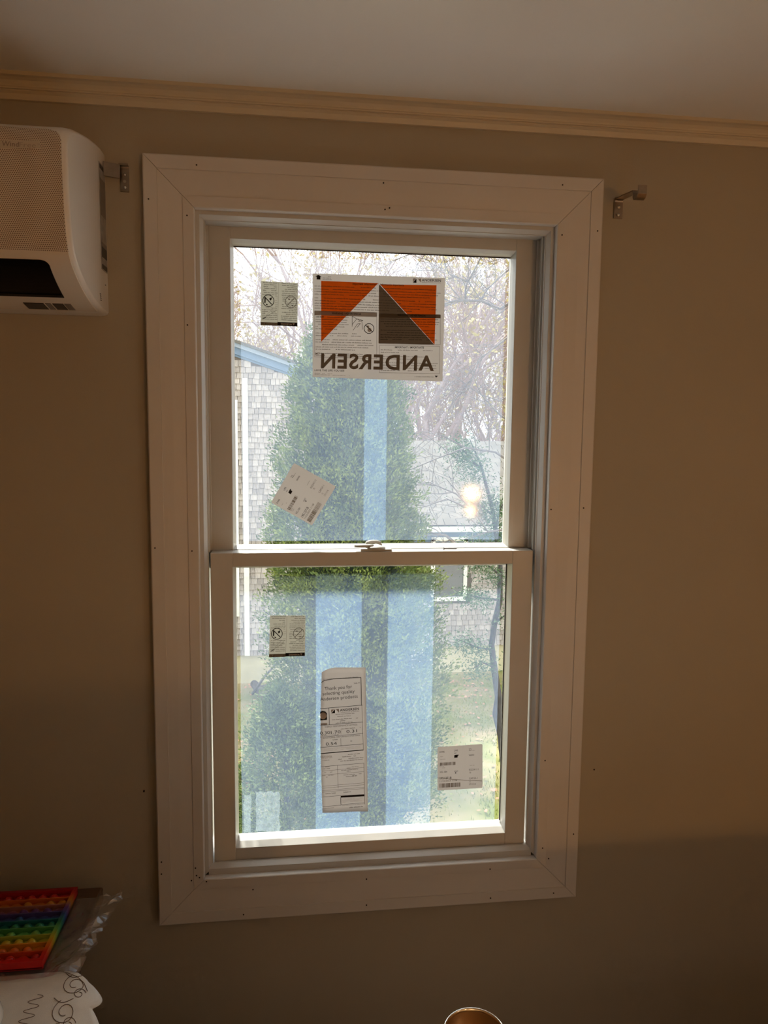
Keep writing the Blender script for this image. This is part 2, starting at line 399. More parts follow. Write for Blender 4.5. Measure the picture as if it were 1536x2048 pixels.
class Print:
    """collects flat print in sheet pixels X (right), Y (down); mapping turns it into world points"""
    def __init__(s, mapping): s.m = mapping; s.l = {}
    def _mb(s, key): return s.l.setdefault(key, [])
    def poly(s, key, pts): s._mb(key).append(([tuple(p) for p in pts], [tuple(range(len(pts)))]))
    def rect(s, key, x0, y0, x1, y1, sl=0.0): s.poly(key, [(x0, y0), (x1, y0 + sl*(x1-x0)), (x1, y1 + sl*(x1-x0)), (x0, y1)])
    def line(s, key, a, b, wd):
        a = Vector(a); b = Vector(b); n = (b - a).normalized(); n = Vector((-n.y, n.x))*wd/2
        s.poly(key, [a + n, b + n, b - n, a - n])
    def frame(s, key, x0, y0, x1, y1, wd, sl=0.0):
        d = sl*(x1-x0)
        s.line(key, (x0, y0), (x1, y0+d), wd); s.line(key, (x0, y1), (x1, y1+d), wd); s.line(key, (x0, y0), (x0, y1), wd); s.line(key, (x1, y0+d), (x1, y1+d), wd)
    def disc(s, key, c, r, wd=0, n=36):
        o = [(c[0]+r*math.cos(2*math.pi*k/n), c[1]+r*math.sin(2*math.pi*k/n)) for k in range(n)]
        if not wd: return s.poly(key, o)
        i = [(c[0]+(r-wd)*math.cos(2*math.pi*k/n), c[1]+(r-wd)*math.sin(2*math.pi*k/n)) for k in range(n)]
        s._mb(key).append((o + i, [(k, (k+1) % n, n+(k+1) % n, n+k) for k in range(n)]))
    def text(s, key, txt, p0, p1, h, bold=0.0, mirror=False, flip=False):
        """baseline from p0 to p1 (left to right as seen), cap height h"""
        vs, fs = glyphs(txt, bold)
        if not vs: return
        x0 = min(v[0] for v in vs); x1 = max(v[0] for v in vs); p0 = Vector(p0); p1 = Vector(p1); ux = (p1 - p0); L = ux.length; ux.normalize()
        uy = Vector((ux.y, -ux.x))          # towards the top of the sheet
        out = []
        for x, y in vs:
            a = (x - x0)/(x1 - x0); a = 1 - a if mirror else a
            b = y/.72*h
            if flip: a = 1 - a; b = h - b
            out.append(p0 + ux*a*L + uy*b)
        s._mb(key).append(([tuple(v) for v in out], fs))
    def dashes(s, key, x0, x1, y, h, rnd, sl=0.0, dense=.85):
        """a line of print too fine to read"""
        x = x0; q = []
        while x < x1 - h:
            nl = rnd.randint(2, 9); on = rnd.random() < dense
            for _ in range(nl):
                if x > x1 - h*.5: break
                lw = h*rnd.choice((.25, .5, .55, .6))
                if on:
                    yy = y + sl*(x - x0); top = h*(.55 if rnd.random() < .7 else .9); t = h*.23
                    q.append((x, yy + h*.4 - top, x + t, yy + h*.4))
                    if lw > h*.3:
                        q.append((x + lw - t, yy + h*.4 - h*.52, x + lw, yy + h*.4)); yb = yy + h*rnd.choice((-.15, .1, .26))
                        q.append((x + t, yb, x + lw - t, yb + t))
                x += lw + h*.17
            x += h*rnd.uniform(.35, .6)
        for a, b, c, d in q: s.poly(key, [(a, b), (c, b), (c, d), (a, d)])
    def build(s, parent, order):
        for k, (key, name, m, off) in enumerate(order):
            if key not in s.l: continue
            mb = MB()
            for vs, fs in s.l[key]:
                mb.add([s.m(x, y) + Vector((0, -off, 0)) for x, y in vs], fs)
            if key in ('orange', 'brown2', 'bar', 'shade', 'pill'):
                for piece_ in islands(mb): piece_.build('letter' if key == 'brown2' else name, m, parent)
            else:
                ob = mb.build(name, m, parent)
                if key not in ('brown',): ob['kind'] = 'stuff'

def crop_map(x0, y0, sc, Y): return lambda X, Y_: at(x0 + X/sc, y0 + Y_/sc, Y)
def quad_map(uv, c):
    def f(X, Y):
        u, v = uv(X, Y); return (c[0]*(1-u) + c[1]*u)*(1-v) + (c[3]*(1-u) + c[2]*u)*v
    return f
YS = YU - .0035; YT = YL - .0035

# ---- the large orange and brown sheet on the upper pane
rnd = random.Random(11)
big = thing('printed_sheet', at(756, 760, YS), 'large printed sheet with orange triangles and mirrored lettering on the upper pane', 'sheet')
mp = crop_map(600, 520, 4.8, YS)
sheet('paper', [mp(*p) for p in ((121, 128), (1393, 173), (1368, 1167), (121, 1123))], M['paper'], big)
P = Print(mp); SL = .0355
P.poly('dark', [(145, 160), (177, 142), (208, 163), (196, 163), (196, 188), (160, 187), (160, 161)])
for k, yy in enumerate((158, 172, 186)): P.dashes('fine2', 217, 300 + 6*k, yy, 8, rnd, SL)
P.poly('dark', [(1118, 178), (1118, 220), (1084, 218)]); P.poly('grey', [(1085, 178), (1112, 178), (1085, 214)]); P.poly('grey', [(1130, 180), (1162, 181), (1162, 218)])
P.text('dark', 'ANDERSEN', (1168, 205), (1352, 210), 25, .02); P.text('fine2', 'WINDOWS & DOORS', (1168, 220), (1352, 225), 9)
P.poly('orange', [(203, 200), (752, 222), (203, 785)]); P.poly('orange', [(768, 234), (1310, 242), (1292, 812)])
P.poly('brown', [(758, 232), (1288, 812), (754, 800)])
P.text('dark', 'Important Information /', (505, 238), (752, 243), 20, .02); P.text('dark', 'Información importante', (770, 244), (998, 252), 20, .015)
for yy, xe in ((248, 1312), (276, 1355), (301, 1340), (326, 1250), (362, 1310), (388, 1312), (413, 1305), (437, 1318), (461, 1080)):
    P.dashes('fine', 140, xe, yy, 11, rnd, SL, .93)
P.rect('grey', 140, 488, 738, 530, .028); P.frame('fine', 140, 488, 736, 930, 2.5, .028)
P.text('dark', 'WARNING / ADVERTENCIA', (305, 520), (585, 528), 19, .025)
for k, (yy, xe) in enumerate(((546, 465), (570, 468), (592, 455), (614, 470), (637, 475), (660, 370), (700, 555), (723, 595), (762, 695), (786, 690), (810, 705), (833, 660), (856, 530), (895, 690), (914, 640))):
    P.dashes('dark' if k in (5,) else 'fine', 150, xe, yy, 10, rnd, SL*.6, .93)
P.text('dark', 'DO NOT', (158, 552), (228, 553), 15, .02)
for a, b in (((500, 540), (500, 640)), ((500, 540), (590, 590)), ((500, 620), (545, 565)), ((545, 565), (605, 580)), ((510, 675), (550, 615)), ((550, 615), (580, 610)), ((595, 590), (598, 668)), ((545, 650), (580, 610))):
    P.line('fine', a, b, 4)
P.line('dark', (560, 590), (605, 580), 5)
P.disc('dark', (662, 658), 50, 6); P.line('dark', (628, 624), (697, 692), 7)
P.disc('grey', (652, 640), 13); P.disc('grey', (668, 672), 20)
P.rect('shade', 768, 517, 1350, 552, .014); P.frame('fine', 765, 517, 1345, 805, 2.5, .014)
P.text('ink', 'WARNING : ADVERTENCIA', (935, 537), (1205, 544), 18, .025)
for yy, xe in ((566, 1338), (589, 1338), (611, 1330), (634, 1240), (672, 1300), (695, 1310), (717, 1290), (739, 1300), (760, 1318)):
    P.dashes('fineD', 772, xe, yy, 10, rnd, SL*.4, .93)
P.frame('fine', 762, 820, 1340, 1082, 2.5, .015)
P.text('dark', 'IMPORTANT / IMPORTANTE', (910, 846), (1190, 850), 18, .025)
for yy, xe in ((862, 1275), (885, 955), (925, 1265), (948, 1100), (985, 1325), (1008, 1310), (1035, 1320), (1060, 1120)): P.dashes('fine', 775, xe, yy, 9, rnd, SL*.4, .9)
P.text('brown2', 'ANDERSEN', (200, 1034), (1285, 1060), 142, .03, mirror=True); P.text('brown2', 'TM', (148, 911), (188, 912), 24, .005, mirror=True)
P.text('dark', 'LOVE THE LIFE YOU SEE', (140, 1066), (425, 1071), 17, .02)
P.dashes('fine', 140, 350, 1086, 7, rnd, SL); P.dashes('fine', 140, 480, 1099, 7, rnd, SL)
P.dashes('fine2', 1100, 1285, 1120, 9, rnd, .01); P.poly('dark', [(1293, 1110), (1325, 1112), (1312, 1124), (1306, 1130)])
P.build(big, [('orange', 'orange_triangle', M['orange'], .0002), ('brown', 'brown_triangle', M['brown'], .0002), ('grey', 'grey_band', M['ink3'], .0003), ('shade', 'heading_band', M['brown'], .0003),
              ('fine', 'fine_print', M['ink2'], .0004), ('fine2', 'fine_print', M['ink2'], .0004), ('fineD', 'fine_print', M['ink'], .0004), ('dark', 'lettering', M['ink'], .0005), ('ink', 'lettering', M['ink'], .0005),
              ('brown2', 'mirrored_lettering', M['brown'], .0006)])

# ---- warning stickers (print seen from behind)
def warning(corners, Y, label, seed):
    rnd = random.Random(seed); c = [at(a, b, Y) for a, b in corners]
    t = thing('warning_sticker', (c[2] + c[3])/2, label, 'sticker', 'warning stickers on the panes')
    sheet('paper', c, M['paper_dim'], t)
    P = Print(quad_map(lambda X, Y_: ((X - 241)/927, (Y_ - 272)/1040), c))
    P.line('fine', (683, 280), (668, 1240), 5)
    for k in range(20):
        yy = 302 + k*45 + (8 if k > 4 else 0)
        bold = 'dark' if k in (0, 1, 2, 3, 4, 5) else 'fine'
        if not 6 < k < 13: P.dashes(bold if k != 9 else 'fine', 275 + (rnd.randint(0, 90) if k < 6 else 0), 655, yy, 25, rnd, 0, .92)
        else: P.dashes('fine', 600, 660, yy, 15, rnd); P.dashes('fine', 262, 290, yy, 15, rnd)
        P.dashes('dark' if k in (0, 1, 15, 19) else 'fine', 745 + (rnd.randint(0, 200) if k in (2, 3, 13, 16) else rnd.randint(0, 40)), 1155, yy, 25, rnd, 0, .92)
    P.disc('ink', (430, 730), 148, 18); P.line('ink', (335, 640), (520, 815), 22)
    P.poly('ink', [(330, 655), (365, 650), (362, 780), (330, 790)]); P.poly('ink', [(450, 675), (515, 640), (510, 700), (475, 725)]); P.poly('ink', [(360, 800), (420, 812), (405, 840), (375, 830)])
    P.disc('fine', (997, 730), 146, 13); P.line('fine', (905, 815), (1085, 635), 16); P.poly('fine', [(905, 655), (985, 660), (950, 690)]); P.poly('fine', [(1010, 800), (1060, 800), (1030, 840)])
    P.line('fine', (290, 1160), (610, 960), 6); P.line('fine', (340, 930), (340, 1040), 5); P.line('ink', (285, 1165), (375, 1130), 14); P.line('fine', (380, 1080), (560, 890), 4)
    P.rect('bar', 242, 1240, 664, 1318); P.rect('ink', 664, 1222, 1163, 1308)
    P.text('white', 'WARNING', (750, 1290), (1030, 1290), 42, .03, flip=True); P.poly('white', [(1038, 1240), (1100, 1240), (1069, 1292)])
    P.text('pale', 'WARNING', (380, 1302), (590, 1300), 34, .02, mirror=True, flip=True); P.poly('pale', [(310, 1260), (356, 1260), (333, 1300)])
    P.build(t, [('fine', 'fine_print', M['ink2'], .0003), ('dark', 'fine_print', M['ink'], .0003), ('bar', 'brown_bar', M['brown'], .0003), ('ink', 'pictogram', M['ink'], .0004),
                ('white', 'lettering', M['white_print'], .0006), ('pale', 'lettering', M['ink3'], .0006)])
warning(((522, 562), (596, 566), (595, 653), (521, 650)), YS, 'small warning sticker with circled pictograms on the upper pane', 1)
warning(((540, 1231), (611, 1231), (610, 1312), (538, 1314)), YT, 'small warning sticker with circled pictograms on the lower pane', 2)

# ---- barcode labels
def barcode(c, Y, label, row, crease, seed):
    rnd = random.Random(seed); c = [at(a, b, Y) for a, b in c]
    t = thing('barcode_label', min(c, key=lambda p: p.z), label, 'label', 'barcode labels on the panes')
    f = quad_map(lambda X, Y_: ((X - 166)/985, (Y_ - 250 + .04*(X - 166))/968), c)
    pts = []
    r = 26
    for (cx, cy, a0) in ((166+r, 250+r, 180), (1151-r, 211+r, 270), (1151-r, 1178-r, 0), (166+r, 1218-r, 90)):
        for k in range(5):
            q = math.radians(a0 + k*22.5); pts.append(f(cx + r*math.cos(q), cy + r*math.sin(q)))
    sheet('paper', pts, M['paper'], t)
    P = Print(f); S = -.04
    def tx(key, s, x0, x1, y, h, bold=0.0): P.text(key, s, (x0, y + h/2), (x1, y + h/2 + S*(x1 - x0)), h, bold)
    tx('ink', '2446', 205, 320, 360, 40); tx('ink', row, 530, 612, 338, 40); tx('ink', '22', 850, 908, 325, 48); tx('ink', 'WHWH', 850, 965, 448, 36, .01); tx('ink', 'NF', 530, 580, 395, 24)
    P.poly('ink', [(530, 440), (560, 432), (625, 428), (625, 448), (605, 455), (605, 492), (530, 498)])
    for a, b, y in ((225, 290, 465), (220, 350, 523), (230, 345, 718), (215, 310, 688), (870, 985, 672), (900, 985, 348)): P.dashes('fine', a, b, y, 12, rnd, S)
    for x0, x1, y0, y1 in ((220, 556, 598, 668), (210, 670, 1064, 1158)):
        x = x0
        while x < x1:
            wd = rnd.choice((5, 5, 8, 12, 17)); P.rect('bar', x, y0 + S*(x - x0), min(x + wd, x1), y1 + S*(x - x0), S); x += wd + rnd.choice((4, 5, 8, 13))
    tx('ink', 'WG 10H', 215, 372, 808, 42); tx('ink', 'WHT', 530, 615, 798, 36); P.rect('ink', 550, 818, 572, 845)
    tx('ink', '19512718', 218, 468, 945, 52, .005); tx('fine', '11/22/2023 11:08', 215, 592, 1008, 36)
    tx('fine', 'K0234/111', 855, 1062, 768, 42); tx('fine', '70', 862, 898, 832, 36); tx('fine', 'CAP/SA 1', 855, 1045, 960, 40); tx('fine', '12', 862, 890, 1030, 34); tx('fine', '171114', 855, 1000, 1090, 42)
    if crease:
        q = [(166, 935), (300, 942), (420, 965), (600, 980), (760, 1000), (900, 1005), (1148, 1022)]
        for a, b in zip(q[:-1], q[1:]): P.line('crease', a, b, 9)
    P.build(t, [('fine', 'fine_print', M['ink2'], .0003), ('bar', 'barcode', M['brown'], .0003), ('ink', 'lettering', M['ink'], .0004), ('crease', 'crease', M['brown'], .0005)])
barcode(((875, 1494), (965, 1488), (965, 1576), (875, 1581)), YT, 'square barcode label with a crease across it, on the lower pane', 'LWR', True, 4)
barcode(((542, 1005), (588, 926), (672, 973), (624, 1051)), YS, 'tilted square barcode label on the upper pane', 'UPR', False, 5)

# ---- long curled paper
def pm(X, Y_):
    p = at(620 + X/6.4, 1320 + Y_/6.4, YT)
    u = max(0.0, min(1.0, (X - 120)/620)); v = (Y_ - 95)/1860
    d = -.022*(1 - u)**2*(1 - .35*v) - .002 - .006*max(0, .12 - v)/.12*u   # left edge rolls off the pane towards the room
    return at(620 + X/6.4, 1320 + Y_/6.4, YT + d)
pap = thing('curled_paper', at(690, 1626, YT), 'long narrow curled paper with printed ratings on the lower pane', 'paper')
mb = MB(); rings = []
NV, NU = 26, 10
def edge(v):
    Y_ = 95 + v*1860
    l = 150 - 25*math.sin(min(1, v*1.6)*math.pi*.5) + 35*v*v
    l += 0
    return l, 712 + 30*v
vs = []; fs = []
for j in range(NV + 1):
    v = j/NV; l, r = edge(v)
    for i in range(NU + 1):
        u = i/NU; X = l + (r - l)*u
        top = 95 + (60*(1 - min(1, u/.35))**2); bot = 1955 - 18*u + 8*math.sin(u*7)*.4
        vs.append(pm(X, top + (bot - top)*v))
for j in range(NV):
    for i in range(NU):
        q = j*(NU+1) + i; fs.append((q, q+1, q+NU+2, q+NU+1))
ob = MB().add(vs, fs).build('paper', M['paper'], pap, smooth=True)
sd = ob.modifiers.new('s', 'SOLIDIFY'); sd.thickness = .0002
P = Print(pm); rnd = random.Random(21); S = -.085
def tl(key, s, x0, x1, y, h, bold=0.0): P.text(key, s, (x0, y), (x1, y + S*(x1 - x0)), h, bold)
def hl(x0, x1, y, wd, key='ink'):
    n = 4
    for k in range(n): P.line(key, (x0 + (x1-x0)*k/n, y + S*(x1-x0)*k/n), (x0 + (x1-x0)*(k+1)/n, y + S*(x1-x0)*(k+1)/n), wd)
P.dashes('fine', 170, 620, 245, 9, rnd, -.07)
for a, b in (((142, 290), (180, 262)), ((180, 262), (300, 240)), ((300, 240), (652, 222))): P.line('ink', a, b, 8)
P.line('ink', (651, 222), (659, 578), 8); tl('ink', '2446 W', 560, 640, 305, 16)
tl('ink', 'Thank you for', 188, 540, 388, 46); tl('ink', 'selecting quality', 162, 572, 452, 44); tl('ink', 'Andersen products', 132, 612, 522, 44)
hl(128, 672, 622, 6); P.line('ink', (241, 612), (248, 828), 6); P.line('ink', (664, 578), (682, 1152), 4)
P.poly('ink', [(320, 630), (320, 678), (272, 682)]); P.poly('grey', [(270, 634), (312, 630), (272, 676)]); P.poly('grey', [(332, 630), (372, 626), (372, 672)])
tl('ink', 'ANDERSEN', 384, 628, 656, 30, .022); tl('fine', 'WINDOWS & DOORS', 390, 630, 678, 12)
for x0, x1, y in ((325, 570, 695), (350, 530, 722), (280, 620, 762), (385, 465, 778), (330, 550, 806)): P.dashes('fine', x0, x1, y, 13, rnd, S*.8)
P.poly('ink', [(130, 660), (160, 650), (195, 656), (216, 680), (218, 765), (132, 772)]); P.disc('white', (168, 712), 44, 0, 24)
for k in range(10):
    q = k*math.pi/5; P.line('ink', (168 + 26*math.cos(q), 712 + 26*math.sin(q)), (168 + 44*math.cos(q), 712 + 44*math.sin(q)), 4)
P.disc('ink', (168, 712), 27, 4, 20); P.rect('grey', 132, 810, 218, 832, -.05)
hl(130, 678, 838, 5); P.text('fine', 'ENERGY PERFORMANCE RATINGS', (190, 866), (605, 834), 20)
P.dashes('fine', 222, 300, 892, 14, rnd, S); P.dashes('fine', 405, 655, 880, 14, rnd, S)
tl('ink', '0.30', 131, 256, 955, 40); tl('ink', '1.70', 268, 392, 945, 40); tl('ink', '0.31', 468, 602, 933, 38)
P.dashes('fine', 150, 370, 968, 10, rnd, S); hl(132, 680, 985, 4)
P.text('fine', 'ADDITIONAL PERFORMANCE RATINGS', (165, 1008), (640, 970), 20); P.dashes('fine', 155, 355, 1032, 14, rnd, S)
tl('ink', '0.54', 204, 344, 1094, 40); P.rect('ink', 515, 1032, 540, 1038)
P.line('fine', (394, 1000), (397, 1098), 4); hl(136, 682, 1118, 5); P.line('fine', (397, 880), (396, 950), 3)
for y in (1140, 1160): P.dashes('grey', 180, 650, y, 10, rnd, S)
hl(140, 684, 1196, 11)
tl('grey2', 'WDMA', 142, 286, 1266, 40); P.dashes('fine', 160, 260, 1285, 10, rnd, S)
for x0, x1, y in ((430, 640, 1212), (415, 600, 1238), (360, 690, 1270), (385, 690, 1292)): P.dashes('fine', x0, x1, y, 13, rnd, S)
hl(146, 690, 1364, 4); P.line('fine', (690, 1320), (698, 1845), 5); P.line('fine', (350, 1345), (360, 1640), 3.5); hl(150, 692, 1472, 3, 'fine')
for x0, x1, y in ((195, 255, 1366), (490, 550, 1345), (160, 290, 1392), (160, 290, 1440), (395, 620, 1378), (470, 530, 1382), (400, 620, 1412), (470, 525, 1424), (160, 300, 1480), (205, 240, 1496), (430, 660, 1470), (460, 600, 1492), (540, 620, 1478)):
    P.dashes('fine', x0, x1, y, 11, rnd, S)
for y in (1420, 1615, 1640, 1672, 1690): hl(155, 692, y, 3, 'fine')
P.dashes('fine', 200, 530, 1710, 14, rnd, S); hl(160, 395, 1752, 4)
P.poly('ink', [(392, 1735), (694, 1716), (694, 1742), (392, 1760)]); P.text('white', 'WARNING', (515, 1748), (622, 1741), 15, .02); P.poly('white', [(480, 1752), (492, 1726), (506, 1750)])
P.line('ink', (393, 1760), (396, 1850), 6); hl(396, 698, 1850, 4)
for y in (1778, 1792, 1806, 1820): P.dashes('grey', 415, 680, y, 8, rnd, S)
hl(162, 400, 1876, 4); P.dashes('fine', 165, 310, 1900, 9, rnd, S); P.dashes('fine', 505, 680, 1885, 16, rnd, S); P.dashes('fine', 410, 690, 1862, 8, rnd, S)
P.build(pap, [('grey', 'fine_print', M['ink3'], .0006), ('grey2', 'lettering', M['ink3'], .0006), ('fine', 'fine_print', M['ink2'], .0007), ('ink', 'lettering', M['ink'], .0008), ('white', 'lettering', M['white_print'], .0009)])

# ================================================================== AIR CONDITIONER
AX0, AX1 = -1.342, -.517
ap = [(0, 2.266), (-.030, 2.2655), (-.098, 2.254), (-.165, 2.238), (-.205, 2.226), (-.228, 2.213), (-.2375, 2.198), (-.2385, 2.16), (-.237, 2.12), (-.2325, 2.072), (-.226, 2.046),
      (-.216, 2.027), (-.196, 2.0105), (-.157, 1.9925), (-.113, 1.978), (-.053, 1.9665), (0, 1.9655)]
ac = thing('air_conditioner', (-.93, 0, 1.9655), 'white wall-mounted air conditioner with perforated front beside the window', 'air conditioner')
def smoothp(p, n=2):
    for _ in range(n):
        q = [p[0]]
        for a, b in zip(p[:-1], p[1:]): q += [(a[0]*.75+b[0]*.25, a[1]*.75+b[1]*.25), (a[0]*.25+b[0]*.75, a[1]*.25+b[1]*.75)]
        p = q + [p[-1]]
    return p
aps = smoothp(ap)
cy, cz = -.1, 2.11
def shr(p, k): return [(cy + (y - cy)*k if y < -.002 else y, cz + (z - cz)*k) for y, z in p]
rings = [[(x, y, z) for y, z in shr(aps, k)] for x, k in ((AX0, .955), (AX0+.003, .98), (AX0+.010, 1), (AX1-.016, 1), (AX1-.007, .992), (AX1-.002, .975), (AX1, .95))]
MB().loft(rings).build('body', M['acwhite'], ac, smooth=False)
b = bpy.context.scene.objects['body']
for p_ in b.data.polygons: p_.use_smooth = len(p_.vertices) == 4
# arc-length along the front profile
front = [p for p in aps if p[0] < -.04 and not (p[1] > 2.228)]
S_ = [0]
for a, b in zip(front[:-1], front[1:]): S_.append(S_[-1] + math.dist(a, b))
def fpt(s, off):
    s = max(0, min(S_[-1], s))
    for i in range(len(front) - 1):
        if S_[i+1] >= s or i == len(front) - 2:
            t = (s - S_[i])/(S_[i+1] - S_[i]); a, b = front[i], front[i+1]
            y = a[0] + (b[0]-a[0])*t; z = a[1] + (b[1]-a[1])*t
            d = Vector((b[0]-a[0], b[1]-a[1])).normalized(); n = Vector((d.y, -d.x))
            if n.x > 0 and abs(n.x) > abs(n.y): n = -n
            return y + n.x*off, z + n.y*off
def s_at(z=None, y=None):
    best = min(range(len(front)), key=lambda i: abs(front[i][1]-z) if z is not None else abs(front[i][0]-y) + (1 if front[i][1] > 2.05 else 0))
    return S_[best]
def panel(name, xf, s0, s1, off, m, n=26, x0=AX0+.012, th=.0025, nx=8):
    """curved skin; xf(s) gives its right edge"""
    vs = []; fs = []
    for layer in (off, off - th):
        for j in range(n + 1):
            s = s0 + (s1 - s0)*j/n; xr = xf(s)
            for i in range(nx + 1):
                y, z = fpt(s, layer); vs.append((x0 + (xr - x0)*i/nx, y, z))
    L = (n+1)*(nx+1); W = nx+1
    for j in range(n):
        for i in range(nx): fs.append((j*W+i, j*W+i+1, (j+1)*W+i+1, (j+1)*W+i)); fs.append((L+j*W+i, L+(j+1)*W+i, L+(j+1)*W+i+1, L+j*W+i+1))
        fs.append((j*W+nx, L+j*W+nx, L+(j+1)*W+nx, (j+1)*W+nx)); fs.append((j*W, (j+1)*W, L+(j+1)*W, L+j*W))
    for i in range(nx): fs.append((i, L+i, L+i+1, i+1)); fs.append((n*W+i, n*W+i+1, L+n*W+i+1, L+n*W+i))
    return MB().add(vs, fs).build(name, m, ac)
# perforated skin: hex dots in the material
m, nt, pb, out = nodes('perforated_plastic'); L_ = nt.links
pb.inputs['Roughness'].default_value = .45
tc = N(nt, 'ShaderNodeTexCoord'); sep = N(nt, 'ShaderNodeSeparateXYZ'); L_.new(tc.outputs['Object'], sep.inputs[0])
def dots(ox, oz, px=.0032, pz=.0055):
    def cell(sock, p, o):
        a = N(nt, 'ShaderNodeMath', _operation='MULTIPLY_ADD'); a.inputs[1].default_value = 1/p; a.inputs[2].default_value = o + 500; L_.new(sock, a.inputs[0])
        f = N(nt, 'ShaderNodeMath', _operation='FRACT'); L_.new(a.outputs[0], f.inputs[0])
        s = N(nt, 'ShaderNodeMath', _operation='SUBTRACT'); s.inputs[1].default_value = .5; L_.new(f.outputs[0], s.inputs[0])
        q = N(nt, 'ShaderNodeMath', _operation='MULTIPLY'); q.inputs[1].default_value = p; L_.new(s.outputs[0], q.inputs[0])
        return q.outputs[0]
    c = N(nt, 'ShaderNodeCombineXYZ'); L_.new(cell(sep.outputs[0], px, ox), c.inputs[0]); L_.new(cell(sep.outputs[2], pz, oz), c.inputs[1])
    l = N(nt, 'ShaderNodeVectorMath', _operation='LENGTH'); L_.new(c.outputs[0], l.inputs[0])
    t = N(nt, 'ShaderNodeMath', _operation='LESS_THAN'); t.inputs[1].default_value = .00105; L_.new(l.outputs['Value'], t.inputs[0]); return t.outputs[0]
mxm = N(nt, 'ShaderNodeMath', _operation='MAXIMUM'); L_.new(dots(0, 0), mxm.inputs[0]); L_.new(dots(.5, .5), mxm.inputs[1])
gt = N(nt, 'ShaderNodeMath', _operation='GREATER_THAN'); gt.inputs[1].default_value = 2.031 - 1.9655; L_.new(sep.outputs[2], gt.inputs[0])
an = N(nt, 'ShaderNodeMath', _operation='MULTIPLY'); L_.new(mxm.outputs[0], an.inputs[0]); L_.new(gt.outputs[0], an.inputs[1])
cm = N(nt, 'ShaderNodeMix', _data_type='RGBA'); cm.inputs[6].default_value = (.74, .66, .55, 1); cm.inputs[7].default_value = (.24, .17, .12, 1)
L_.new(an.outputs[0], cm.inputs[0]); L_.new(cm.outputs[2], pb.inputs['Base Color']); M['perf'] = m
R0 = .022
def xpanel(s):
    c = AX1 - .0075
    return c - (R0 - math.sqrt(max(0, R0*R0 - max(0, R0 - (s - SP0))**2))) if s < SP0 + R0 else c
SP0 = s_at(z=2.211)
panel('front_panel', xpanel, SP0, S_[-1] - .005, .0022, M['perf'], 60)
sa, sb = s_at(z=2.021), s_at(y=-.112)
def xv(s):
    k = (s - sa)/(sb - sa); x = -.5585 - .004*k; r = .012
    return x - (r - math.sqrt(max(0, r*r - max(0, r - (s - sa))**2)))
panel('air_outlet', xv, sa, sb, .0034, M['black'], 90)
panel('outlet_flap', lambda s: -.564, sb - .012, sb - .006, .0046, M['black'], 3)
# name print on the front
P = Print(lambda X, Y_: at(X, Y_, -.2412))
P.rect('pill', -4, 281, 80, 297, .0); P.text('pale', 'Wind', (4, 292), (38, 294), 10, .012); P.text('pale2', 'Free', (39, 294), (72, 296), 10); P.text('pale2', 'TM', (74, 290.5), (79, 291), 3)
M['acpale'] = mat('ac_pale', (.60, .54, .45), .4); M['acletter'] = mat('ac_letter', (.26, .21, .17), .5); M['acletter2'] = mat('ac_letter_light', (.40, .34, .28), .5)
P.build(ac, [('pill', 'name_plate', M['acpale'], .0006), ('pale', 'lettering', M['acletter'], .0012), ('pale2', 'lettering', M['acletter2'], .0012)])
# bottom label and side label
for x0, x1, mm in ((-.655, -.612, 'a'), (-.609, -.600, 'b'), (-.597, -.583, 'a'), (-.581, -.572, 'b')): pass
M['lab'] = mat('grey_label', (.22, .19, .16), .5); M['lab2'] = mat('dark_label', (.05, .04, .035), .5)
s0, s1 = s_at(y=-.085), s_at(y=-.066)
for k, (x0, x1, mm) in enumerate(((-.640, -.606, 'lab2'), (-.603, -.594, 'lab'), (-.591, -.573, 'lab2'), (-.571, -.560, 'lab'))):
    panel('bottom_label', lambda s: x1, s0, s1, .0032, M[mm], 3, x0=x0, th=.001, nx=1)
def side(name, y0, z0, y1, z1, m, off=.0006):
    vs = [(AX1 + off, y, z) for y, z in ((y0, z0), (y1, z0 - (y1-y0)*.0), (y1, z1), (y0, z1))]
    MB().prism(vs, (.0006, 0, 0)).build(name, m, ac)
M['slab'] = mat('side_label', (.34, .32, .29), .35, var=.3, scale=60)
side('side_label', -.046, 2.043, -.006, 2.232, M['slab'])
for z0, z1, mm in ((2.222, 2.229, 'lab2'), (2.140, 2.205, 'lab'), (2.085, 2.092, 'lab'), (2.066, 2.084, 'lab2'), (2.045, 2.053, 'lab2')): side('label_print', -.043, z0, -.009, z1, M[mm], .0012)
for k in range(4): side('vent_slot', -.064 + .001*k, 1.989 - k*.0035 + .006, -.058 + .001*k, 1.9905 - k*.0035 + .006, M['lab2'])
side('vent_slot', -.024, 2.018, -.021, 2.020, M['lab2'])

# ================================================================== CURTAIN-ROD BRACKETS
def strap(pts, wd, th=.0022):
    """bent strip: pts in (y,z), width along x"""
    rings = []
    for i, p in enumerate(pts):
        a = Vector(pts[max(i-1, 0)]); b = Vector(pts[min(i+1, len(pts)-1)]); d = (b - a).normalized(); n = Vector((-d.y, d.x))*th/2
        q = Vector(p); rings.append([(-wd/2, q.x+n.x, q.y+n.y), (wd/2, q.x+n.x, q.y+n.y), (wd/2, q.x-n.x, q.y-n.y), (-wd/2, q.x-n.x, q.y-n.y)])
    return rings
def shift(rings, x): return [[(p[0]+x, p[1], p[2]) for p in r] for r in rings]
def screw(par, x, z, y=-.0035, r=.0035):
    MB().lathe([(r, 0), (r, .0008), (r*.6, .0022), (r*.1, .0026)], (x, y, z), 14, axis='Y').build('screw', M['steel'], par, smooth=True)
bx = .4855
br = thing('curtain_bracket', (bx, 0, 2.19), 'bare metal curtain-rod bracket with a hooked arm on the open wall', 'bracket', 'curtain-rod brackets')
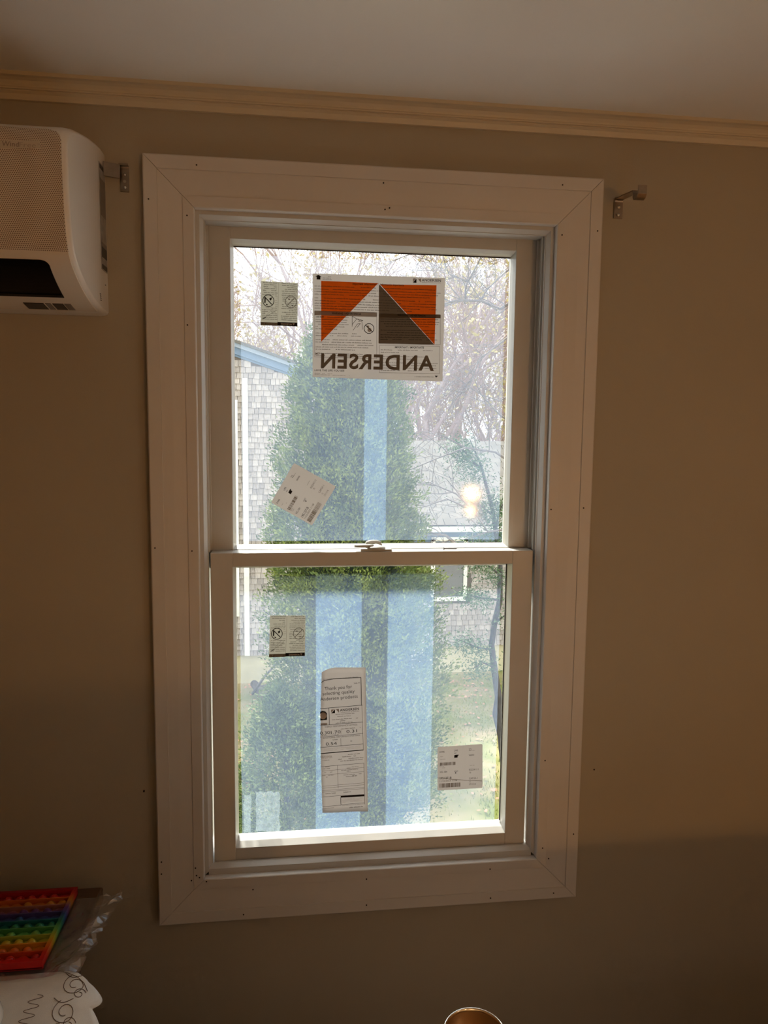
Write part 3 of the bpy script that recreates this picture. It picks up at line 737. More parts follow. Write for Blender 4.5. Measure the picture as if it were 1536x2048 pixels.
MB().loft(shift(strap([(-.0018, 2.190), (-.0018, 2.222), (-.0025, 2.2255), (-.007, 2.2285)], .0185), bx)).build('plate', M['metal'], br, bevel=.0004)
MB().loft(shift(strap([(-.005, 2.227), (-.040, 2.2235), (-.080, 2.2185)], .0185), bx)).build('arm', M['metal'], br, bevel=.0004)
MB().loft(shift(strap([(-.080, 2.2195), (-.0835, 2.214), (-.0845, 2.206), (-.088, 2.2005), (-.095, 2.1985), (-.102, 2.2005), (-.1055, 2.206), (-.1055, 2.2215)], .0175, .0024), bx)).build('hook', M['metal'], br, bevel=.0004)
screw(br, bx + .0005, 2.2115); screw(br, bx, 2.1965)
bx = -.4815
bl = thing('curtain_bracket', (bx, 0, 2.192), 'metal curtain-rod bracket half hidden beside the air conditioner', 'bracket', 'curtain-rod brackets')
MB().loft(shift(strap([(-.0018, 2.194), (-.0018, 2.236), (-.0035, 2.240), (-.010, 2.2405)], .0165), bx)).build('plate', M['metal'], bl, bevel=.0004)
MB().prism([(bx - .006, -.010, 2.2395), (bx - .034, -.016, 2.2425), (bx - .034, -.016, 2.2165), (bx - .006, -.010, 2.2145)], (0, -.0022, 0)).build('arm', M['metal'], bl, bevel=.0004)
MB().box((bx - .0082, -.0115, 2.2385), (bx + .0082, -.009, 2.2425)).build('bent_tab', M['metal'], bl, bevel=.0004)
screw(bl, bx + .0008, 2.2245, r=.003); screw(bl, bx + .001, 2.2015, r=.003)
MB().lathe([(.0028, 0), (.0028, .0004)], (bx + .0005, -.0034, 2.2125), 14, axis='Y').build('screw_hole', M['wall'], bl)

# ================================================================== TABLE CORNER
ZT = .852
tb = thing('side_table', (-1.02, -.40, 0), 'dark table under the cream tablecloth in the corner', 'table')
MB().box((-1.52, -.60, ZT - .03), (-.545, -.05, ZT)).build('tabletop', M['wood'], tb, bevel=.004)
for sx in (-1.47, -.61):
    for sy in (-.55, -.10): MB().box((sx - .025, sy - .025, 0), (sx + .025, sy + .025, ZT - .03)).build('leg', M['wood'], tb, bevel=.003)
# tablecloth with scalloped, embroidered hem
def hem(y):                                   # how far the hem reaches past the table edge
    k = (y + .30)/.052
    g = max(0, min(1, (-y - .275)/.03)); g = g*g*(3 - 2*g)
    return .003 + g*(.034 + .016*abs(math.sin(k*math.pi)) + .008*math.sin(y*31) + .03*max(0, min(1, (-y - .26)/.2)))
def cloth_pt(u, y):                           # u = metres across, 0 at the edge, negative on the table
    if u <= 0: return Vector((-.545 + u, y, ZT + .002 + .0006*noise.noise(Vector((u*30, y*30, 1)))))
    return Vector((-.545 + u*.96, y, ZT + .002 - .55*u*u*9 - .006*u/.05*(1 + math.sin(y*60))*.6))
cl = thing('tablecloth', (-.9, -.4, ZT), 'cream linen tablecloth with scalloped brown-embroidered edge', 'tablecloth')
ys = [-.61 + .324*j/146 for j in range(147)]
us = [-.97, -.7, -.45, -.3, -.2, -.12, -.06, -.02, 0]
vs = []; fs = []
for y in ys:
    h = hem(y)
    for u in us: vs.append(cloth_pt(u, y))
    for k in range(1, 7): vs.append(cloth_pt(h*k/6, y))
W = len(us) + 6
for j in range(len(ys) - 1):
    for i in range(W - 1): fs.append((j*W+i, j*W+i+1, (j+1)*W+i+1, (j+1)*W+i))
ob = MB().add(vs, fs).build('cloth', M['cloth'], cl, smooth=True); sd = ob.modifiers.new('s', 'SOLIDIFY'); sd.thickness = .0012; sd.offset = 1
def stitch(pts, r=.0005):
    MB().tube([cloth_pt(u, y) + Vector((0, 0, .0018)) for u, y in pts], r, 5).build('embroidery', M['thread'], cl)
stitch([(-.030 + .010*math.sin(k*.42), -.335 - k*.0013) for k in range(160)], .0004)
def swirl(u0, y0, r, turns, a0=0, n=28, e=1.3):
    return [(u0 + r*(1 - .75*k/n)*math.cos(a0 + turns*2*math.pi*k/n), y0 + e*r*(1 - .75*k/n)*math.sin(a0 + turns*2*math.pi*k/n)) for k in range(n + 1)]
for k in range(5):
    y0 = -.315 - k*.056
    stitch(swirl(.022, y0, .019, 1.5, 2.2)); stitch(swirl(.034, y0 - .018, .010, 1.2, .5)); stitch([(-.002 + .03*t/8, y0 + .026 - .010*math.sin(t/8*math.pi)) for t in range(9)])
stitch([(-.010, -.285), (.006, -.292), (.020, -.296), (.034, -.306), (.044, -.322)])
for k in range(5): stitch([(.020 + .006*math.cos(q) + .007*k*.8, -.405 + .012*math.sin(q) - k*.006) for q in [i*.5 for i in range(13)]], .0004)

# rainbow bubble toy: square silicone tray
pz = ZT + .010
px0, px1, py0, py1 = -.783, -.583, -.286, -.086
NR = 9
rain = [(.62, .005, .004), (.60, .012, .004), (.70, .16, .01), (.50, .42, .02), (.12, .40, .08), (.01, .20, .10), (.02, .08, .26), (.13, .04, .20), (.55, .22, .015), (.55, .02, .01), (.30, .004, .008)]
m, nt, pb, out = nodes('rainbow_silicone'); L_ = nt.links
tc = N(nt, 'ShaderNodeTexCoord'); geo = N(nt, 'ShaderNodeNewGeometry'); sp = N(nt, 'ShaderNodeSeparateXYZ'); L_.new(geo.outputs['Position'], sp.inputs[0])
mr = N(nt, 'ShaderNodeMapRange'); mr.inputs[1].default_value = py0; mr.inputs[2].default_value = py1; L_.new(sp.outputs[1], mr.inputs[0])
cr = N(nt, 'ShaderNodeValToRGB'); L_.new(mr.outputs[0], cr.inputs[0]); el = cr.color_ramp.elements
for i, c in enumerate(rain):
    e = el[i] if i < 2 else el.new(1)
    e.position = i/(len(rain) - 1); e.color = (*c, 1)
L_.new(cr.outputs[0], pb.inputs['Base Color']); pb.inputs['Roughness'].default_value = .35; pb.inputs['Subsurface Weight'].default_value = .0
M['rainbow'] = m
pt = thing('bubble_toy', ((px0+px1)/2, (py0+py1)/2, pz), 'square rainbow silicone bubble toy lying on a clear bag', 'toy')
MB().box((px0, py0, pz), (px1, py1, pz + .004)).build('tray', M['rainbow'], pt, bevel=.001)
rm = MB()
for a, b in (((px0, py0), (px1, py0 + .007)), ((px0, py1 - .007), (px1, py1)), ((px0, py0 + .007), (px0 + .007, py1 - .007)), ((px1 - .007, py0 + .007), (px1, py1 - .007))): rm.box((a[0], a[1], pz), (b[0], b[1], pz + .015))
rm.build('border', M['rainbow'], pt)
cell = (px1 - px0 - .014)/NR
for k in range(1, NR):
    y = py0 + .007 + k*cell; MB().box((px0 + .006, y - .0014, pz + .003), (px1 - .006, y + .0014, pz + .0135)).build('ridge', M['rainbow'], pt, bevel=.0006)
bub = MB().lathe([(.0086, 0), (.0083, .0026), (.0070, .0055), (.0047, .0077), (.0022, .0087), (.0002, .0090)], (0, 0, 0), 12).mesh('bubble'); bub.materials.append(M['rainbow'])
for p_ in bub.polygons: p_.use_smooth = True
dim = MB().lathe([(.0090, .0032), (.0086, .0024), (.0070, .0012), (.0040, .0006), (.0004, .0004)], (0, 0, 0), 12).mesh('bubble'); dim.materials.append(M['rainbow'])
rnd = random.Random(3)
for r in range(NR):
    for c in range(NR):
        piece('bubble', bub if rnd.random() < .72 else dim, (px0 + .007 + (c + .5)*cell, py0 + .007 + (r + .5)*cell, pz + .0038), pt)

# clear plastic bag under the toy
M['bag'] = thin('clear_plastic', (.62, .60, .58), .4, .46, rough=.16, gloss=.55, noise_amp=.2, nscale=25, bump=.8, bscale=45)
vs = []; fs = []; n1, n2 = 34, 40
for j in range(n2 + 1):
    for i in range(n1 + 1):
        x = -.80 + (.278 + .012*noise.noise(Vector((j*.35, 2, 0))))*i/n1; y = -.302 + .206*j/n2
        fold = max(0, (x + .575)/.055)
        h = .0035 + .003*noise.noise(Vector((x*40, y*40, 3))) + fold*(.012 + .022*noise.noise(Vector((x*70, y*26, 8)))) - .016*max(0, fold - .7)
        if x < -.58 and y > -.288: h = min(h, .0055)
        x += .030*max(0, (y + .302)/.206)*i/n1*(1 if x > -.6 else 0)
        vs.append((x, y, ZT + .003 + max(h, .0004)))
for j in range(n2):
    for i in range(n1):
        q = j*(n1+1) + i; fs.append((q, q+1, q+n1+2, q+n1+1))
bg_ = MB().add(vs, fs).build('plastic_bag', M['bag'], None, smooth=False, origin=(-.66, -.2, ZT + .003))
props(bg_, 'crumpled clear plastic bag under the rainbow toy on the tablecloth', 'plastic bag')

# porcelain figurine cut by the frame edge
fg = thing('figurine', (-.668, -.400, ZT + .003), 'small white porcelain figurine holding a brown-centred flower at the picture edge', 'figurine')
fx, fy, fz = -.668, -.400, ZT + .003
prof = [(.050, 0), (.060, .003), (.0625, .008), (.061, .016), (.055, .032), (.050, .048), (.0475, .056), (.046, .064), (.040, .078), (.028, .090), (.020, .098), (.022, .110), (.025, .122), (.022, .134), (.010, .142), (.008, .147), (.015, .153), (.0185, .164), (.017, .176), (.009, .184), (.0005, .186)]
MB().lathe(smoothp(prof, 1), (fx, fy, fz), 36).build('body', M['porcelain'], fg, smooth=True)
MB().tube([(fx + .020, fy, fz + .128), (fx + .032, fy - .006, fz + .112), (fx + .040, fy - .012, fz + .100), (fx + .046, fy - .016, fz + .098)], [.009, .0085, .0065, .005], 12).build('arm', M['porcelain'], fg, smooth=True)
fl = Vector((fx + .049, fy - .018, fz + .097))
for k in range(6):
    q = k*math.pi/3 + .3; c = fl + Vector((.0075*math.cos(q), -.002, .0075*math.sin(q)))
    MB().lathe([(.0008, -.0022), (.0042, -.001), (.0048, .0005), (.0030, .0018), (.0004, .0022)], c, 10, axis='Y').build('petal', M['porcelain'], fg, smooth=True)
MB().lathe([(.0055, -.002), (.0058, .001), (.004, .0035), (.0005, .0045)], fl, 12, axis='Y').build('flower_centre', M['gold'], fg, smooth=True)

# ================================================================== ADDED SHADE CONSOLE AND CUP BELOW THE FRAME
ct = .948
M['bouncetop'] = mat('bounce_top', (.88, .85, .80), .5, var=.04, scale=9)  # made pale so its sunlit top throws light up to the ceiling
cn = thing('added_console', (.05, -.82, 0), 'dark console cabinet with a pale top added out of view for its shadow and bounced light', 'cabinet')  # unseen cabinet, added to block lamp light from the lower wall
MB().box((-1.30, -.98, ct - .03), (1.35, -.64, ct)).build('top', M['bouncetop'], cn, bevel=.004)
MB().box((-1.27, -.96, .08), (1.32, -.66, ct - .03)).build('body', M['wood'], cn)
for k in range(-2, 3):
    d = MB().box((-.25 + k*.53, -.975, .12), (.25 + k*.53, -.958, ct - .06)).build('door', M['wood'], cn, bevel=.003)
    MB().lathe([(.006, 0), (.012, .012), (.012, .018), (.004, .024)], (.20 + k*.53, -.975, .55), 14, axis='Y').build('knob', M['metal'], d, smooth=True)
for x in (-1.24, 1.29):
    for y in (-.93, -.69): MB().box((x - .025, y - .025, 0), (x + .025, y + .025, .08)).build('foot', M['wood'], cn)
cx_, cy_, cr_ = .0375, -.7105, .0358
cu = thing('cup', (cx_, cy_, ct), 'round brown cup with a thin shiny pale rim at the bottom edge', 'cup')
h = 1.06 - ct
MB().lathe([(.0005, 0), (cr_*.72, 0), (cr_*.76, .004), (cr_*.92, h*.5), (cr_*1.0, h - .003), (cr_*.955, h - .003), (cr_*.88, h*.5), (cr_*.70, .008), (.0005, .007)], (cx_, cy_, ct), 48, caps=False).build('body', M['brass'], cu, smooth=True)
MB().lathe([(cr_*.955, h - .003), (cr_*1.0, h - .003), (cr_*1.01, h - .001), (cr_*1.0, h + .0006), (cr_*.965, h + .0006), (cr_*.95, h - .001), (cr_*.955, h - .003)], (cx_, cy_, ct), 48, caps=False).build('rim', M['rim'], cu, smooth=True)

bk = thing('blocker', (.235, -1.80, 0), 'narrow dark bookcase added unseen behind the viewpoint to shade the left wall', 'blocker')  # unseen, added to keep lamp light off the lower left wall
for x in (.10, .352): MB().box((x, -1.95, 0), (x + .018, -1.66, 1.30)).build('side_panel', M['wood'], bk)
MB().box((.118, -1.668, 0), (.352, -1.66, 1.30)).build('back_panel', M['wood'], bk)
for k in range(6): MB().box((.118, -1.95, .06 + k*.244), (.352, -1.668, .078 + k*.244)).build('shelf', M['wood'], bk)

# ================================================================== FLOOR LAMP BEHIND THE CAMERA (seen reflected in the upper pane)
lp = thing('floor_lamp', (1.10, -3.36, 0), 'two-bulb brass floor lamp reflected as warm glow in the upper pane', 'lamp')
M['bulb'] = emit('warm_bulb', BULB, LAMP_STRENGTH)
MB().lathe([(.0005, 0), (.14, 0), (.14, .012), (.04, .03), (.014, .05)], (1.10, -3.36, 0), 32).build('base', M['metal'], lp, smooth=True)
MB().tube([(1.10, -3.36, .03), (1.10, -3.36, 1.30), (1.09, -3.35, 1.44), (1.062, -3.318, 1.455)], .009, 12).build('pole', M['metal'], lp, smooth=True)
MB().tube([(1.10, -3.36, 1.20), (1.075, -3.34, 1.185), (1.058, -3.31, 1.19)], .006, 10).build('arm', M['metal'], lp, smooth=True)
def ball(c, r, n=12):
    prof = [(max(.0003, r*math.sin(math.pi*k/n)), -r*math.cos(math.pi*k/n)) for k in range(n + 1)]
    return MB().lathe(prof, c, 20)
MB().lathe([(.020, 0), (.022, .035), (.012, .05)], (1.059, -3.307, 1.400), 16).build('socket', M['metal'], lp, smooth=True)
ball((1.059, -3.307, 1.358), .045).build('bulb', M['bulb'], lp, smooth=True)
ball((1.053, -3.300, 1.240), .027).build('bulb', M['bulb'], lp, smooth=True)
cf = thing('fill_lamp', (1.75, -2.2, ZC), 'unseen round globe lamp added as warm fill for the room', 'fill lamp')  # added lamp with no seen source, warm fill from above
MB().lathe([(.06, 0), (.058, -.02), (.02, -.03), (.0005, -.031)], (1.75, -2.2, ZC), 24).build('canopy', M['metal'], cf, smooth=True)
MB().tube([(1.75, -2.2, ZC - .02), (1.75, -2.2, ZC - .30)], .006, 8).build('rod', M['metal'], cf, smooth=True)
ball((1.75, -2.2, ZC - .40), .11).build('globe', emit('fill_globe', WARM, FILL), cf, smooth=True)
#==PART3==
# ================================================================== OUTSIDE
GZ = -3.9
M['lawn'] = mat('lawn', (.20, .23, .065), .95, c2=(.42, .33, .19), scale=1.3, bump=1.0, bscale=25, spec=.1)
M['blade'] = mat('grass_blade', (.20, .26, .06), .8, c2=(.46, .43, .16), scale=2, isl=1, spec=.1)
M['leaflit'] = mat('fallen_leaf', (.46, .22, .12), .8, c2=(.64, .40, .27), scale=4, isl=1, spec=.1)
M['shingle'] = mat('cedar_shingle', (.24, .205, .18), .9, c2=(.60, .53, .47), scale=14, isl=2, stretch=(6, 6, .6), spec=.1)
M['shingle_s'] = mat('cedar_shingle_far', (.24, .205, .18), .9, c2=(.60, .53, .47), scale=14, isl=1, stretch=(6, 6, .6), spec=.1)
M['sheathing'] = mat('wall_sheathing', (.16, .13, .11), .9)  # own dark colour of the boarding behind the shingles
M['roofsh'] = mat('asphalt_shingle', (.13, .12, .105), .95, c2=(.21, .195, .17), scale=30, isl=2, spec=.1)
M['concrete'] = mat('foundation', (.60, .53, .34), .9, var=.15, scale=2, bump=.3, bscale=30)
M['wtrim'] = mat('white_trim', (.80, .78, .72), .6, var=.03, scale=6)
M['btrim_shade'] = mat('blue_grey_trim_shade', (.15, .21, .29), .6); M['gtrim'] = mat('grey_trim', (.27, .31, .36), .6)  # blue is rake trim, and also paints the shade below the eave
M['dpane'] = mat('dark_pane', (.05, .06, .065), .08, spec=.8)
M['arb'] = mat('arborvitae_leaf', (.022, .05, .015), .7, c2=(.24, .28, .06), scale=4.5, isl=1, iw=.3, spec=.2)
M['arb2'] = mat('shrub_leaf', (.025, .055, .02), .7, c2=(.20, .25, .07), scale=4.5, isl=1, iw=.3, spec=.2)
M['ced'] = mat('cedar_leaf', (.035, .085, .04), .7, c2=(.14, .21, .10), scale=2.2, isl=1, spec=.2)
M['bark'] = mat('bark', (.09, .07, .055), .9, c2=(.17, .14, .11), scale=14, stretch=(3, 3, .5))
M['bark2'] = mat('dark_bark', (.055, .05, .055), .9, c2=(.10, .09, .09), scale=14, stretch=(3, 3, .5))
M['twig'] = mat('grey_twig', (.13, .115, .11), .9, c2=(.22, .19, .17), scale=5)
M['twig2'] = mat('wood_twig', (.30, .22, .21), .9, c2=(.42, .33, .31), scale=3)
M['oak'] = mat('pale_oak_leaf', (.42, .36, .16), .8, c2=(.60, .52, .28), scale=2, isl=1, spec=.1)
M['straw'] = mat('straw', (.50, .36, .20), .8, c2=(.70, .54, .34), scale=5, isl=1, spec=.1)

# ground
vs = []; fs = []; gn, gm = 40, 60
for j in range(gm + 1):
    for i in range(gn + 1):
        x = -30 + 75*i/gn; y = .4 + 110*(j/gm)**1.8
        vs.append((x, y, GZ + .06*noise.noise(Vector((x*.35, y*.35, 0))) + max(0, y - 26)*.03))
for j in range(gm):
    for i in range(gn):
        q = j*(gn+1) + i; fs.append((q, q+1, q+gn+2, q+gn+1))
props(MB().add(vs, fs).build('ground_lawn', M['lawn'], smooth=True), kind='structure', label='patchy lawn between the window and the neighbouring house')
M['reflector'] = mat('pale_reflector', (.78, .75, .70), .9, var=.06, scale=3, bump=.3, bscale=60)
props(MB().box((-6, .14, GZ + .02), (8, 6.0, GZ + .12)).build('ground_reflector', M['reflector']), kind='structure', label='pale concrete patio added unseen under the window to light the ceiling')  # added slab, never seen, bounces daylight up through the window
def gz(x, y): return GZ + .06*noise.noise(Vector((x*.35, y*.35, 0))) + max(0, y - 26)*.03
rnd = random.Random(5)
mb = MB()
for k in range(24000):
    x = rnd.uniform(-3.5, 6.5); y = rnd.uniform(7.6, 15.0)
    if noise.noise(Vector((x*.6, y*.6, 5))) < -.12 and rnd.random() < .8: continue
    z = gz(x, y); h_ = rnd.uniform(.03, .075); a = rnd.uniform(0, 6.28); dx, dy = math.cos(a)*.010, math.sin(a)*.010; lx, ly = rnd.uniform(-.03, .03), rnd.uniform(-.03, .03)
    mb.add([(x-dx, y-dy, z-.01), (x+dx, y+dy, z-.01), (x+lx, y+ly, z+h_)], [(0, 1, 2)])
props(mb.build('lawn_grass', M['blade']), 'short green and straw grass covering the lawn', 'grass', kind='stuff')
mb = MB()
for k in range(900):
    y = rnd.uniform(7.5, 14.9); x = rnd.uniform(-3.5, 6.5) if k % 3 else rnd.uniform(2.5, 6)
    if k % 4 == 0: y = rnd.uniform(13.6, 14.8)
    z = gz(x, y) + rnd.uniform(.02, .06); r = rnd.uniform(.025, .055); a = rnd.uniform(0, 6.28)
    e1 = Vector((math.cos(a), math.sin(a), rnd.uniform(-.3, .3)))*r; e2 = Vector((-math.sin(a), math.cos(a), rnd.uniform(.0, .5)))*r*.6; c = Vector((x, y, z))
    mb.add([c - e1, c + e2, c + e1, c - e2], [(0, 1, 2, 3)])
props(mb.build('fallen_leaves', M['leaflit']), 'scattered pinkish-brown fallen leaves on the lawn', 'leaves', kind='stuff')

# ------------------------------------------------------------------ neighbouring house
HY = 15.0
house = thing('neighbour_house', (2, HY + 3, GZ), 'grey cedar-shingled house with a gabled wing across the lawn', 'house')
zf = at(900, 1300, HY).z                       # foundation top
zg = GZ - .2
gx1 = at(742, 1000, HY).x                      # end of the gabled wing (hidden by the arborvitae)
ra, rb = at(455, 694, HY), at(600, 745, HY); rs = (rb.z - ra.z)/(rb.x - ra.x)
def rakez(x): return ra.z + rs*(x - ra.x)
gx0 = -5.0
MB().prism([(gx0, HY, zf), (gx1, HY, zf), (gx1, HY, rakez(gx1)), (gx0, HY, rakez(gx0))], (0, 6, 0)).build('gable_wall', M['sheathing'], house)
MB().box((gx0 - .02, HY + .03, zg), (gx1 + .02, HY + 6, zf)).build('foundation', M['concrete'], house)
wy = HY + .35
ze = at(900, 1052, wy).z
MB().box((gx1, wy, zf), (9.5, wy + 6, ze - .05)).build('main_wall', M['sheathing'], house)
MB().box((gx1, wy + .03, zg), (9.5, wy + 6, zf + .01)).build('foundation', M['concrete'], house)
# rake boards and gable roof
def rake_board(name, z0, z1, y0, y1, m):
    MB().prism([(gx0 - .3, y0, rakez(gx0 - .3) + z0), (gx1 + .25, y0, rakez(gx1 + .25) + z0), (gx1 + .25, y0, rakez(gx1 + .25) + z1), (gx0 - .3, y0, rakez(gx0 - .3) + z1)], (0, y1 - y0, 0)).build(name, m, house)
rake_board('rake_board', -.10, .05, HY - .10, HY + .02, M['btrim_shade']); rake_board('rake_board', .05, .14, HY - .16, HY + .02, M['gtrim']); rake_board('rake_board', -.15, -.10, HY - .05, HY + .02, M['btrim_shade'])
rake_board('gable_roof', .14, .20, HY - .2, HY + 6.2, M['roofsh'])
# white corner board and the white-framed window next to it
p0, p1 = at(486, 900, HY), at(496.5, 900, HY)
MB().box((p0.x, HY - .06, zf), (p1.x, HY, at(490, 757, HY).z)).build('corner_board', M['wtrim'], house)
wx1 = at(478, 1100, HY).x; wz0, wz1 = at(478, 1232, HY).z, at(478, 800, HY).z
hw = MB().box((wx1 - 1.0, HY - .05, wz0), (wx1, HY - .02, wz1)).build('house_window', M['wtrim'], house)
for k in range(2): MB().box((wx1 - .95 + .30*k, HY - .056, wz0 + .12), (wx1 - .70 + .30*k, HY - .0505, wz1 - .12)).build('pane', M['dpane'], hw)
# main roof
ry0, ry1 = wy - .35, wy + 3.9
zr = at(900, 884, ry1).z; ze0 = at(900, 1052, ry0).z
roof = MB().prism([(gx1 - .3, ry0, ze0), (gx1 - .3, ry1, zr), (gx1 - .3, ry1 + 4, ze0), (gx1 - .3, ry1 + 4, ze0 - .06), (gx1 - .3, ry1, zr - .06), (gx1 - .3, ry0, ze0 - .06)], (11, 0, 0)).build('main_roof', M['roofsh'], house)
MB().box((gx1 - .3, ry0 - .02, ze0 - .14), (10, ry0 + .02, ze0 - .015)).build('fascia', M['wtrim'], house)
MB().box((gx1 - .3, ry0 + .02, ze0 - .16), (10, wy, ze0 - .12)).build('soffit', M['btrim_shade'], house)  # soffit colour carries the bluish shade of the eave
MB().box((gx1, wy - .04, ze0 - .42), (9.5, wy - .005, ze0 - .16)).build('eave_shade_band', M['btrim_shade'], house)  # blue strip paints the shadow band on the wall below the eave
slope = math.atan2(zr - ze0, ry1 - ry0); SLn = math.hypot(zr - ze0, ry1 - ry0)
rsm = MB().box((-.143, 0, 0), (.143, .30, .012)).mesh('roof_shingle'); rsm.materials.append(M['roofsh'])
nrow = 17
for r in range(nrow):
    t = r/nrow; y = ry0 + (ry1 - ry0)*t - .01; z = ze0 + (zr - ze0)*t + .012
    x = at(775, 960, y).x + (r % 2)*.15
    while x < at(1030, 960, y).x:
        piece('roof_shingle', rsm, (x, y, z + rnd.uniform(0, .006)), roof, rot=(slope, 0, 0)); x += .30
# house window under the eave
q0, q1 = at(868, 1078, wy - .05), at(928, 1197, wy - .05)
fr = MB()
for a, b in (((q0.x - .06, q0.z), (q0.x + .03, q1.z)), ((q1.x - .03, q0.z), (q1.x + .06, q1.z)), ((q0.x - .06, q1.z - .05), (q1.x + .06, q1.z + .05)), ((q0.x - .06, q0.z - .05), (q1.x + .06, q0.z + .05)), ((q0.x, (q0.z*.62 + q1.z*.38) - .025), (q1.x, (q0.z*.62 + q1.z*.38) + .025))):
    fr.box((a[0], wy - .08, a[1]), (b[0], wy - .01, b[1]))
hw2 = fr.build('house_window', M['wtrim'], house)
zm = q0.z*.62 + q1.z*.38
MB().box((q0.x, wy - .035, zm), (q1.x, wy - .015, q0.z)).build('pane', M['dpane'], hw2); MB().box((q0.x, wy - .045, q1.z), (q1.x, wy - .025, zm)).build('pane', M['dpane'], hw2)
# shingles: individual ones where they show, the rest joined
EX = .127
widths = (.10, .125, .15); shm = []
for wd in widths:
    me = MB().add([(-wd/2+.004, 0, 0), (wd/2-.004, 0, 0), (wd/2-.004, -.034, 0), (-wd/2+.004, -.034, 0), (-wd/2+.004, 0, EX*1.12), (wd/2-.004, 0, EX*1.12), (wd/2-.004, -.008, EX*1.12), (-wd/2+.004, -.008, EX*1.12)],
                  [(3,2,1,0),(4,5,6,7),(1,0,4,5),(2,1,5,6),(3,2,6,7),(0,3,7,4)]).mesh('shingle'); me.materials.append(M['shingle']); shm.append(me)
rest = MB(); count = {'g': 0, 'm': 0}
def shingles(x0, x1, z0, z1f, y, key, limit, vis, skip=None):
    r = 0; z = z0
    while z < z1f(x0) or z < z1f(x1):
        x = x0 + (r % 3)*.04
        while x < x1:
            k = rnd.randrange(3); wd = widths[k]; cx = x + wd/2; jz = rnd.uniform(-.010, .010)
            if z + EX*.8 < z1f(cx) and not (skip and skip(cx, z)):
                if vis(cx, z) and count[key] < limit and k > 0:
                    count[key] += 1; piece('shingle', shm[k], (cx, y - rnd.uniform(0, .004), z + jz), house)
                else:
                    a, b = cx - wd/2 + .004, cx + wd/2 - .004; zz = z + jz
                    rest.add([(a, y, zz), (b, y, zz), (b, y-.034, zz), (a, y-.034, zz), (a, y, zz+EX*1.12), (b, y, zz+EX*1.12), (b, y-.008, zz+EX*1.12), (a, y-.008, zz+EX*1.12)],
                             [(3,2,1,0),(4,5,6,7),(1,0,4,5),(2,1,5,6),(3,2,6,7),(0,3,7,4)])
            x += wd
        z += EX; r += 1
shingles(-2.6, gx1 - .05, zf, lambda x: rakez(x) - .13, HY, 'g', 190, lambda x, z: p1.x < x < -.05 and z < 2.6)
shingles(at(840, 1200, wy).x, at(1030, 1200, wy).x, zf, lambda x: ze0 - .45, wy, 'm', 105, lambda x, z: z < q1.z + .1, lambda x, z: q0.x - .12 < x < q1.x + .12 and q1.z - .15 < z < q0.z + .05)
props(rest.build('shingle_courses', M['shingle_s'], house), kind='stuff')

# ------------------------------------------------------------------ plants
def leaf(mb, p, d, l, wd, rnd):
    s = d.cross(Vector((rnd.uniform(-1, 1), rnd.uniform(-1, 1), rnd.uniform(-1, 1))))
    if s.length < 1e-3: return
    s = s.normalized()*wd/2; m_ = p + d*l*.45
    n = len(mb.v); mb.v += [tuple(p), tuple(m_ + s), tuple(p + d*l), tuple(m_ - s)]; mb.f.append((n, n+1, n+2, n+3))
def foliage_column(cxf, cyv, z0, z1, rf, n, seed, l=(.06, .12), wd=.045, per=16, front=True):
    rnd = random.Random(seed); mb = MB()
    for k in range(n//per):
        t = rnd.random()**.9; z = z0 + (z1 - z0)*t; a = rnd.uniform(0, 2*math.pi)
        if front and math.sin(a) > .55: a = -a
        r = rf(z)*(rnd.uniform(.72, 1.06) if rnd.random() < .8 else rnd.uniform(.3, .75))*(1 + .16*noise.noise(Vector((math.cos(a)*2.2, math.sin(a)*2.2, z*2.4 + seed))))
        c = Vector((cxf(z) + r*math.cos(a), cyv + r*math.sin(a), z)); o = Vector((math.cos(a), math.sin(a), 0))
        ax = (o*rnd.uniform(.3, .9) + Vector((0, 0, rnd.uniform(.2, 1.0))) + Vector((rnd.uniform(-.4, .4), rnd.uniform(-.4, .4), 0))).normalized()
        for q in range(per):
            p = c + ax*rnd.uniform(-.02, .17) + Vector((rnd.gauss(0, .042), rnd.gauss(0, .042), rnd.gauss(0, .042)))
            d = (ax + Vector((rnd.uniform(-.7, .7), rnd.uniform(-.7, .7), rnd.uniform(-.6, .5)))).normalized()
            leaf(mb, p, d, rnd.uniform(*l), wd*rnd.uniform(.7, 1.2), rnd)
    return mb
AY = 7.5
rows = [(600, 690, 6), (660, 695, 45), (760, 700, 90), (900, 690, 114), (1060, 692, 138), (1200, 707, 162), (1400, 716, 166), (1600, 722, 150), (1760, 725, 120), (1800, 725, 90)]
tab = []
for ry, cxp, hw_ in rows:
    c = at(cxp, ry, AY); tab.append((c.z, c.x, hw_*(AY - CAM.y)/1460*1.02))
def interp(z, k):
    if z >= tab[0][0]: return tab[0][k]
    for a, b in zip(tab[:-1], tab[1:]):
        if b[0] <= z <= a[0]:
            t = (z - b[0])/(a[0] - b[0]); return b[k] + (a[k] - b[k])*t
    return tab[-1][k]
av = thing('arborvitae', (at(720, 1700, AY).x, AY, GZ), 'tall dense green arborvitae standing in front of the house', 'tree')
fo = foliage_column(lambda z: interp(z, 1), AY, GZ + .9, tab[0][0], lambda z: interp(z, 2), 130000, 1, (.032, .065), .020, 40).build('foliage', M['arb'], av)
fo['kind'] = 'stuff'
MB().tube([(interp(GZ, 1), AY, GZ - .1), (interp(-2, 1), AY, -2), (interp(0, 1), AY, 0), (interp(2.6, 1), AY, 2.6)], [.13, .11, .07, .02], 10).build('trunk', M['bark2'], av, smooth=True)
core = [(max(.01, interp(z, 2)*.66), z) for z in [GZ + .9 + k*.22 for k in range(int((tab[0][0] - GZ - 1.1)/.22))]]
M['core'] = mat('inner_growth', (.018, .030, .014), .95, var=.5, scale=8)
